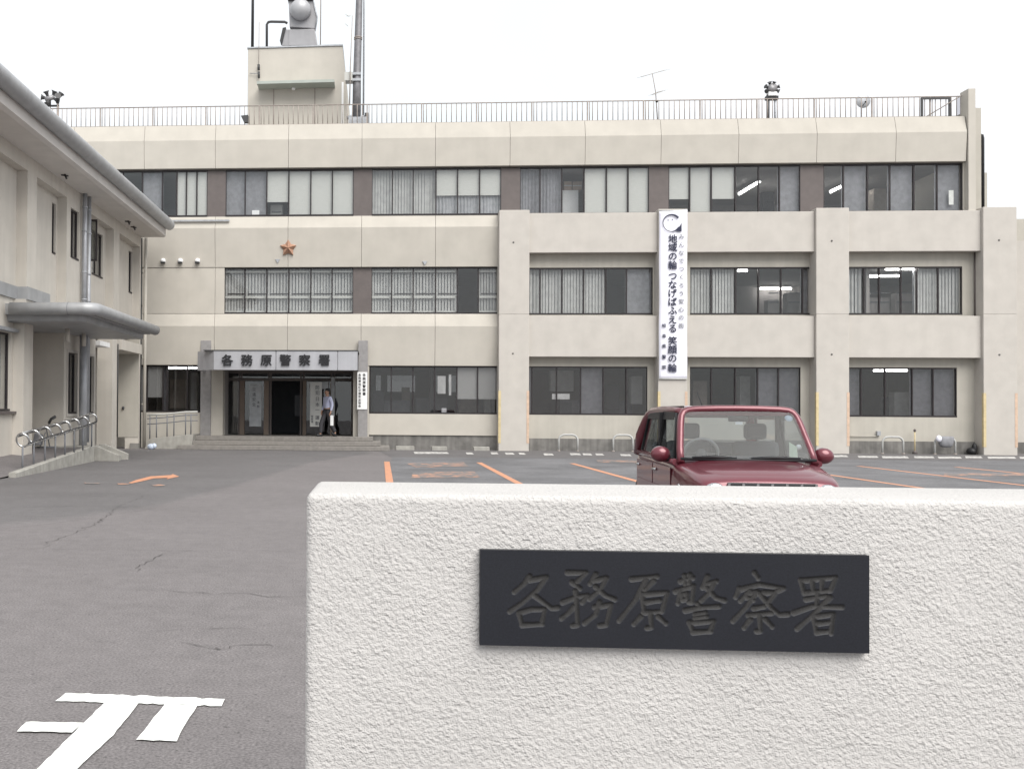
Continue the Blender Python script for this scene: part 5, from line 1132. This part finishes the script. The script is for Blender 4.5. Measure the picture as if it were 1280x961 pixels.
me.materials.append(mp_); po = bpy.data.objects.new('plaque', me); COL.objects.link(po); po.parent = sw; po['label'] = 'dark stone plaque carved with six brush characters'
mb = MB(); e = .0
mb.add([(px0, yf, pz0), (px1, yf, pz0), (px1, yf, pz1), (px0, yf, pz1), (px0, YS - .001, pz0), (px1, YS - .001, pz0), (px1, YS - .001, pz1), (px0, YS - .001, pz1)], [(0, 4, 5, 1), (1, 5, 6, 2), (2, 6, 7, 3), (3, 7, 4, 0)])
obj('plaque_edge', mb, mat('granite_edge', (.02, .02, .024), .5), po)

# ------------------------------------------------------------------ parked car (local coordinates, front towards -y)
def carpaint():
    m = mat('red_car_paint', (.14, .021, .034), .36, .04, 3, metal=.35, spec=.5, coat=.8); return m
M_CAR = carpaint(); M_CHROME = mat('chrome', (.55, .55, .56), .15, .02, metal=1); M_RUBBER = mat('tyre_rubber', (.022, .022, .024), .85); M_TRIM = mat('black_trim', (.018, .018, .02), .5); M_SEAT = mat('seat_cloth', (.13, .135, .145), .9); M_DASH = mat('dashboard', (.10, .10, .105), .7)
car = thing('parked_car', 'small dark red boxy hatchback parked nose out behind the sign wall', 'car', (3.85, 11.41, 0), -R(5))
def co(name, mb, m, parent=car, **k): return obj(name, mb, m, parent, local=True, **k)
def half(w, zt, zb=.2, sh=.1, crown=.02):
    return [(0, zt + crown), (.55 * w, zt + crown * .75), (.84 * w, zt), (.945 * w, zt - sh * .25), (.99 * w, zt - sh), (1.0 * w, zt - sh * 2.6), (1.0 * w, (zt + zb) * .5 - .05), (.985 * w, zb + .12), (.93 * w, zb), (0, zb)]
def ring(y, w, zt, zb=.2, sh=.1, crown=.02):
    h = half(w, zt, zb, sh, crown); return [(x, y, z) for x, z in h] + [(-x, y, z) for x, z in h[-2:0:-1]]
secs = [ring(-1.69, .50, .62, .36, .05, .0), ring(-1.685, .57, .70, .30, .06, .01), ring(-1.655, .625, .775, .24, .07, .015), ring(-1.58, .66, .81, .22, .09, .025), ring(-1.4, .695, .855, .2, .10, .03), ring(-1.1, .725, .895, .2, .1, .03), ring(-.86, .7375, .925, .2, .09, .025), ring(-.6, .7375, .94, .2, .07, 0), ring(0, .7375, .94, .2, .07, 0), ring(.8, .7375, .945, .2, .07, 0), ring(1.35, .735, .95, .2, .07, 0), ring(1.58, .715, .95, .22, .08, 0), ring(1.67, .66, .93, .28, .1, 0), ring(1.69, .6, .86, .34, .1, 0)]
co('body', MB().loft(secs), M_CAR, sub=2)
# bonnet as its own raised panel
bs = []
for y, w, z in ((-.87, .59, .957), (-1.0, .59, .944), (-1.2, .58, .922), (-1.4, .55, .893), (-1.53, .51, .852), (-1.60, .47, .812), (-1.625, .45, .785)):
    row = []
    for u in np.linspace(-1, 1, 15): row.append((u * w, y, z - .022 * abs(u) ** 2.5 - (.02 if abs(u) == 1 else 0)))
    bs.append(row)
co('bonnet', MB().loft(bs, closed=False, cap=False), M_CAR, sub=1)
# roof
rs = []
for y, dz, k in ((-.50, -.03, .70), (-.49, -.015, .82), (-.46, -.006, .90), (-.38, -.0, .965), (-.2, .003, 1), (.3, .01, 1.0), (.9, .004, .995), (1.15, -.015, .975), (1.28, -.045, .92), (1.34, -.075, .80)):
    top = [(u * .632 * k, y, 1.49 + dz + .03 * (1 - abs(u) ** 2) - .065 * (max(0, abs(u) - .8) / .2) ** 1.6) for u in np.linspace(-1, 1, 17)]
    bot = [(u * .61 * k, y, 1.42 + dz * .6) for u in np.linspace(1, -1, 9)]
    rs.append(top + bot)
co('roof', MB().loft(rs), M_CAR, sub=1)
mb = MB()
for s in (-1, 1):
    for r_ in (.0,): mb.box(s * .50 - .008, s * .50 + .008, -.2, 1.0, 1.490, 1.512)
co('roof_strip', mb, M_TRIM)
# pillars
fr_ = MB()
lp = [(-.655, -.85, .915), (-.642, -.74, 1.06), (-.60, -.55, 1.32), (-.582, -.495, 1.395), (-.555, -.465, 1.44), (-.505, -.46, 1.463), (-.42, -.468, 1.473), (-.2, -.485, 1.48)]
fr_.tube(lp + [(0, -.488, 1.482)] + [(-x, y, z) for x, y, z in lp[::-1]], .038, 12)
for s in (-1, 1):
    fr_.tube([(s * .675, 1.55, .92), (s * .665, 1.46, 1.15), (s * .62, 1.34, 1.34), (s * .60, 1.25, 1.415), (s * .592, 1.08, 1.45), (s * .59, .6, 1.462), (s * .588, .1, 1.462), (s * .58, -.3, 1.45), (s * .55, -.45, 1.435)], [.08, .075, .065, .055, .048, .046, .046, .046, .04], 12)
    fr_.tube([(s * .70, -.82, .92), (s * .70, 1.5, .94)], .035, 8)
fr_.tube([(-.57, 1.27, 1.41), (-.4, 1.30, 1.425), (.4, 1.30, 1.425), (.57, 1.27, 1.41)], .05, 10)
co('pillar_frame', fr_, M_CAR)
def pane(c0, c1, c2, c3, bulge=(0, 0, 0), n=8):
    c0, c1, c2, c3, bl = map(lambda q: np.array(q, float), (c0, c1, c2, c3, bulge)); vs = []
    for i in range(n + 1):
        for j in range(n + 1):
            u, v = j / n, i / n; p = (c0 * (1 - u) + c1 * u) * (1 - v) + (c3 * (1 - u) + c2 * u) * v; vs.append(p + bl * (4 * u * (1 - u)))
    return MB().add(vs, [(i * (n + 1) + j, i * (n + 1) + j + 1, (i + 1) * (n + 1) + j + 1, (i + 1) * (n + 1) + j) for i in range(n) for j in range(n)], True)
ws = co('windscreen', pane((-.635, -.85, .945), (.635, -.85, .945), (.565, -.47, 1.465), (-.565, -.47, 1.465), (0, -.04, 0)), glass_mat('windscreen_glass', (.52, .56, .58), 1.5, .03, .7))
co('screen_border', MB().tube([(-.66, -.865, .96), (-.3, -.905, .957), (.3, -.905, .957), (.66, -.865, .96)], .016, 6), M_TRIM, ws)
co('tailgate_window', pane((.62, 1.5, 1.0), (-.62, 1.5, 1.0), (-.56, 1.29, 1.4), (.56, 1.29, 1.4), (0, .04, 0)), M_CARGLASS)
for s in (-1, 1):
    d = MB().box(s * .722, s * .742, -.78, .28, .25, .9) if False else None
    for a0, a1, b0, b1 in ((-.72, .22, -.42, .22), (.32, 1.32, .32, 1.18)):
        f = co('door', MB().box(s * .7385, s * .7440, min(a0, b0) - .02, a1 + .03, .28, .86), M_CAR, bevel=.004)
        co('side_window', pane((s * .69, a0, .95), (s * .69, a1, .95), (s * .612, b1, 1.43), (s * .612, b0, 1.43)), M_CARGLASS, f)
        co('window_frame', MB().tube([(s * .694, a0, .955), (s * .694, a1, .955), (s * .616, b1, 1.425), (s * .616, b0, 1.425)], .016, 6, closed=True), M_TRIM, f)
        co('visor', pane((s * .645, b0 - .02, 1.36), (s * .645, b1, 1.36), (s * .63, b1, 1.445), (s * .63, b0 + .02, 1.445)), M_TRIM, f)
        co('handle', MB().tube([(s * .747, a1 - .2, .80), (s * .765, a1 - .16, .80), (s * .765, a1 - .06, .80), (s * .747, a1 - .02, .80)], .014, 6), M_CHROME, f)
    co('pillar_cover', MB().prism([(.22, .95), (.32, .95), (.32, 1.44), (.22, 1.44)], 'x', s * .60, s * .675), M_TRIM)
    mr_ = co('door_mirror', MB().ell((s * .815, -.60, .995), (.105, .075, .085)), M_CAR)
    co('mirror_glass', MB().lathe([(.085, 0), (.085, .004)], (s * .815, -.545, .995), 'y', 20), M_CHROME, mr_); co('mirror_stalk', MB().tube([(s * .71, -.6, .95), (s * .8, -.6, .945)], .03, 8), M_TRIM, mr_)
    co('side_moulding', MB().box(s * .744, s * .754, -.72, 1.3, .60, .635), M_CAR)
    co('side_lamp', MB().ell((s * .738, -1.15, .70), (.012, .03, .022)), M_CHROME)
    hd = co('headlight', MB().lathe([(.12, .02), (.125, -.02), (.113, -.045), (.10, -.05)], (s * .505, -1.635, .645), 'y', 24), M_CHROME)
    co('headlight_lens', MB().ell((s * .505, -1.675, .645), (.104, .03, .104)), glass_mat('lens', (.9, .9, .9), boost=2), hd)
    co('headlight_bowl', MB().lathe([(.10, -.035), (.05, -.0), (.02, .01)], (s * .505, -1.63, .645), 'y', 20), M_INKGREY, hd)
    for y in (-1.08, 1.26):
        wh = co('wheel', MB().lathe([(.2, s * .735), (.275, s * .735), (.285, s * .715), (.285, s * .60), (.2, s * .60)], (0, y, .285), 'x', 28), M_RUBBER)
        co('rim', MB().lathe([(.195, s * .728), (.16, s * .70), (.06, s * .715), (.03, s * .73)], (0, y, .285), 'x', 24), M_GALV, wh)
        co('arch_liner', MB().lathe([(.325, s * .7395), (.325, s * .70)], (0, y, .285), 'x', 28), M_TRIM)
gr_ = co('grille', MB().box(-.40, .40, -1.705, -1.66, .69, .775), M_TRIM, bevel=.01)
for k in range(7): co('grille_bar', MB().box(-.39 + .13 * k - .012, -.39 + .13 * k + .012, -1.712, -1.7055, .695, .772), M_CHROME, gr_)
co('grille_bar', MB().box(-.41, .41, -1.714, -1.706, .684, .695), M_CHROME, gr_)
co('bumper', rbox(-.68, .68, -1.74, -1.62, .28, .5, .05), M_CAR); co('number_plate', MB().box(-.165, .165, -1.752, -1.742, .34, .505), M_BLIND)
co('dashboard', MB().prism([(-.82, .9), (-.55, .98), (-.35, .95), (-.35, .6), (-.84, .6)], 'x', -.62, .62), M_DASH, bevel=.03)
stw = co('steering_wheel', MB().tube([(-.34 + .18 * math.cos(t), -.30 - .06 * math.sin(t), .99 + .165 * math.sin(t)) for t in np.linspace(0, 2 * math.pi, 25)[:-1]], .017, 8, closed=True), mat('wheel_grey', (.30, .30, .30), .5)); co('hub', MB().ell((-.34, -.33, .985), (.07, .03, .06)).tube([(-.5, -.3, .99), (-.18, -.3, .99)], .015, 6), M_DASH, stw)
for s in (-1, 1):
    st = co('seat', rbox(s * .36 - .24, s * .36 + .24, .12, .30, .55, 1.12, .07), M_SEAT); co('headrest', rbox(s * .36 - .12, s * .36 + .12, .17, .27, 1.14, 1.32, .05), M_SEAT, st); co('cushion', rbox(s * .36 - .24, s * .36 + .24, -.3, .2, .42, .58, .06), M_SEAT, st)
co('rear_seat', rbox(-.6, .6, .98, 1.15, .5, 1.08, .06), M_SEAT)
rm = co('inner_mirror', rbox(-.10, .10, -.50, -.47, 1.345, 1.405, .012), M_TRIM); co('sticker', MB().box(-.035, .035, -.525, -.522, 1.315, 1.345), M_WHITE, rm)
s_ = MB().lathe([(.04, -.001), (.04, .0)], (0, 0, 0), 'y', 20); s_.xf(Matrix.Translation((.50, -.515, 1.385)) @ Matrix.Rotation(R(-38), 4, 'X')); co('inspection_sticker', s_, mat('sticker_blue', (.5, .58, .68), .5), ws)
s_ = MB().add([(-.05, 0, -.08), (.04, 0, -.1), (.03, .02, .05), (-.05, .0, .1)], [(0, 1, 2, 3)]).xf(Matrix.Translation((.50, -.70, 1.04))); co('paper_slip', s_, mat('green_paper', (.62, .70, .56), .7), ws)
co('tissue', MB().ell((.555, -.66, 1.085), (.03, .02, .03)), M_WHITE, ws)
for x0, y0, x1 in ((-.12, -.92, -.55), (.5, -.90, .02)):
    wp = co('wiper', MB().tube([(x0 if x0 > 0 else x1, -.89, .975), ((x0 + x1) / 2, -.915, .985), (x1 if x0 > 0 else x0, -.905, .972)], [.012, .018, .012], 6), M_TRIM)
co('roof_aerial', MB().tube([(-.33, -.32, 1.51), (-.345, -.15, 1.67)], [.006, .003], 5).ell((-.33, -.33, 1.51), (.02, .04, .014)), M_TRIM)

# ------------------------------------------------------------------ man walking on the landing
def skin(name, J, E, m, parent, root=0, sub=2):
    me = bpy.data.meshes.new(name); me.from_pydata([j[0] for j in J], E, []); o = bpy.data.objects.new(name, me); COL.objects.link(o); o.parent = parent; me.materials.append(m)
    o.modifiers.new('skin', 'SKIN').use_smooth_shade = True
    if not me.skin_vertices: me.skin_vertices.new(name='')
    for i, j in enumerate(J):
        r = j[1]; me.skin_vertices[0].data[i].radius = (r, r) if not isinstance(r, tuple) else r; me.skin_vertices[0].data[i].use_root = (i == root)
    s = o.modifiers.new('sub', 'SUBSURF'); s.levels = sub; s.render_levels = sub; return o
pp_ = at_z(409, 545.3, ZPL); man = thing('person', 'man in a pale blue shirt and dark trousers walking left past the notice board', 'person', (pp_[0], YL - .45, ZPL), -R(52))
M_SKIN = mat('skin_tone', (.40, .24, .17), .6); M_HAIR = mat('black_hair', (.018, .016, .016), .6); M_SHIRT = mat('pale_blue_shirt', (.50, .52, .68), .85, .06, 12); M_TROU = mat('charcoal_trousers', (.055, .053, .06), .9, .1, 12)
J = [((0, 0, .94), (.13, .10)), ((0, 0, 1.12), (.125, .09)), ((0, .01, 1.34), (.15, .10)), ((0, .01, 1.46), .06), ((0, -.005, 1.52), .052), ((0, -.02, 1.58), (.066, .078)), ((0, -.012, 1.66), (.076, .092)), ((0, -.005, 1.735), (.055, .07))]
E_ = [(i, i + 1) for i in range(7)]
def chain(start, pts):
    k = start
    for p in pts: J.append(p); E_.append((k, len(J) - 1)); k = len(J) - 1
    return k
for s in (-1, 1):
    hand = (s * .255, -.06, .93) if s < 0 else (s * .25, -.02, .90); elb = (s * .255, .05, 1.17)
    k = chain(2, [((s * .17, .01, 1.42), .058), (elb, .042), (hand, .028), ((hand[0], hand[1] - .02, hand[2] - .05), (.036, .018))])
    for f, (dx, L) in enumerate(((-.028, .065), (-.009, .078), (.010, .072), (.027, .056))):
        chain(k, [((hand[0] + dx * .3, hand[1] - .02 + dx, hand[2] - .085), .009), ((hand[0] - s * .008, hand[1] - .02 + dx, hand[2] - .085 - L * .55), .008), ((hand[0] - s * .022, hand[1] - .02 + dx, hand[2] - .085 - L), .007)])
    chain(k, [((hand[0] - s * .01, hand[1] - .055, hand[2] - .06), .010), ((hand[0] - s * .018, hand[1] - .062, hand[2] - .10), .008)])
    if s < 0: chain(0, [((-.09, -.02, .88), .088), ((-.10, -.20, .50), .06), ((-.10, -.22, .09), .04), ((-.10, -.36, .045), .035)])
    else: chain(0, [((.09, .02, .88), .088), ((.10, .06, .50), .06), ((.10, .30, .13), .04), ((.10, .18, .04), .035)])
skin('body', J, E_, M_SKIN, man)
JT = [((0, 0, 1.05), (.140, .110)), ((0, 0, .93), (.150, .12))]; ET = [(0, 1)]
for s, kn, an in ((-1, (-.10, -.20, .50), (-.10, -.225, .09)), (1, (.10, .06, .50), (.10, .29, .14))):
    n0 = len(JT); JT += [((s * .09, s * .02, .86), .102), (kn, .078), (an, .07)]; ET += [(1, n0), (n0, n0 + 1), (n0 + 1, n0 + 2)]
skin('trousers', JT, ET, M_TROU, man, root=1)
JS = [((0, 0, .96), (.152, .12)), ((0, 0, 1.14), (.148, .112)), ((0, .01, 1.34), (.165, .115)), ((0, .01, 1.45), .075)]; ES = [(0, 1), (1, 2), (2, 3)]
for s in (-1, 1):
    n0 = len(JS); h_ = (s * .255, -.055, .95) if s < 0 else (s * .25, -.015, .93); JS += [((s * .17, .01, 1.42), .07), ((s * .255, .05, 1.17), .056), (h_, .042)]; ES += [(2, n0), (n0, n0 + 1), (n0 + 1, n0 + 2)]
skin('shirt', JS, ES, M_SHIRT, man)
def mo(name, mb, m): return obj(name, mb, m, man, local=True)
mo('belt', MB().lathe([(.162, -.022), (.162, .022)], (0, 0, .985), 'z', 20).xf(Matrix.Scale(.82, 4, (0, 1, 0))), M_BLACK)
mo('hair', MB().ell((0, .012, 1.70), (.085, .098, .075)).ell((0, .05, 1.64), (.078, .06, .08)), M_HAIR)
mo('ear', MB().ell((-.083, 0, 1.63), (.012, .02, .032)), M_SKIN); mo('ear', MB().ell((.083, 0, 1.63), (.012, .02, .032)), M_SKIN); mo('nose', MB().ell((0, -.108, 1.62), (.014, .02, .024)), M_SKIN)
mo('eye', MB().ell((-.032, -.096, 1.648), (.013, .008, .008)), M_BLACK); mo('eye', MB().ell((.032, -.096, 1.648), (.013, .008, .008)), M_BLACK); mo('mouth', MB().ell((0, -.094, 1.575), (.024, .008, .006)), mat('lips', (.28, .12, .1), .6))
for s, y0, z0, rx in ((-1, -.28, .045, 0), (1, .24, .06, -35)):
    sh = MB().ell((0, 0, 0), (.058, .155, .06)); sh.xf(Matrix.Translation((s * .10, y0, z0)) @ Matrix.Rotation(R(rx), 4, 'X')); mo('shoe', sh, M_BLACK)
hb = man.matrix_basis if False else Matrix.Translation(man.location) @ Matrix.Rotation(-R(52), 4, 'Z'); hp = hb @ Vector((.25, -.04, .84))
pb2 = thing('carrier_bag', 'flat white document bag in the walking man\'s left hand', 'bag', tuple(hp)); mb = MB().box(hp.x - .0, hp.x + .12, hp.y - .03, hp.y + .03, hp.z - .44, hp.z - .06); obj('sheet', mb, M_WHITE, pb2, bevel=.015)
obj('handle', MB().tube([(hp.x, hp.y, hp.z - .08), (hp.x + .02, hp.y, hp.z + .0), (hp.x + .09, hp.y, hp.z + .0), (hp.x + .11, hp.y, hp.z - .06)], .012, 6), M_DARKMETAL, pb2)
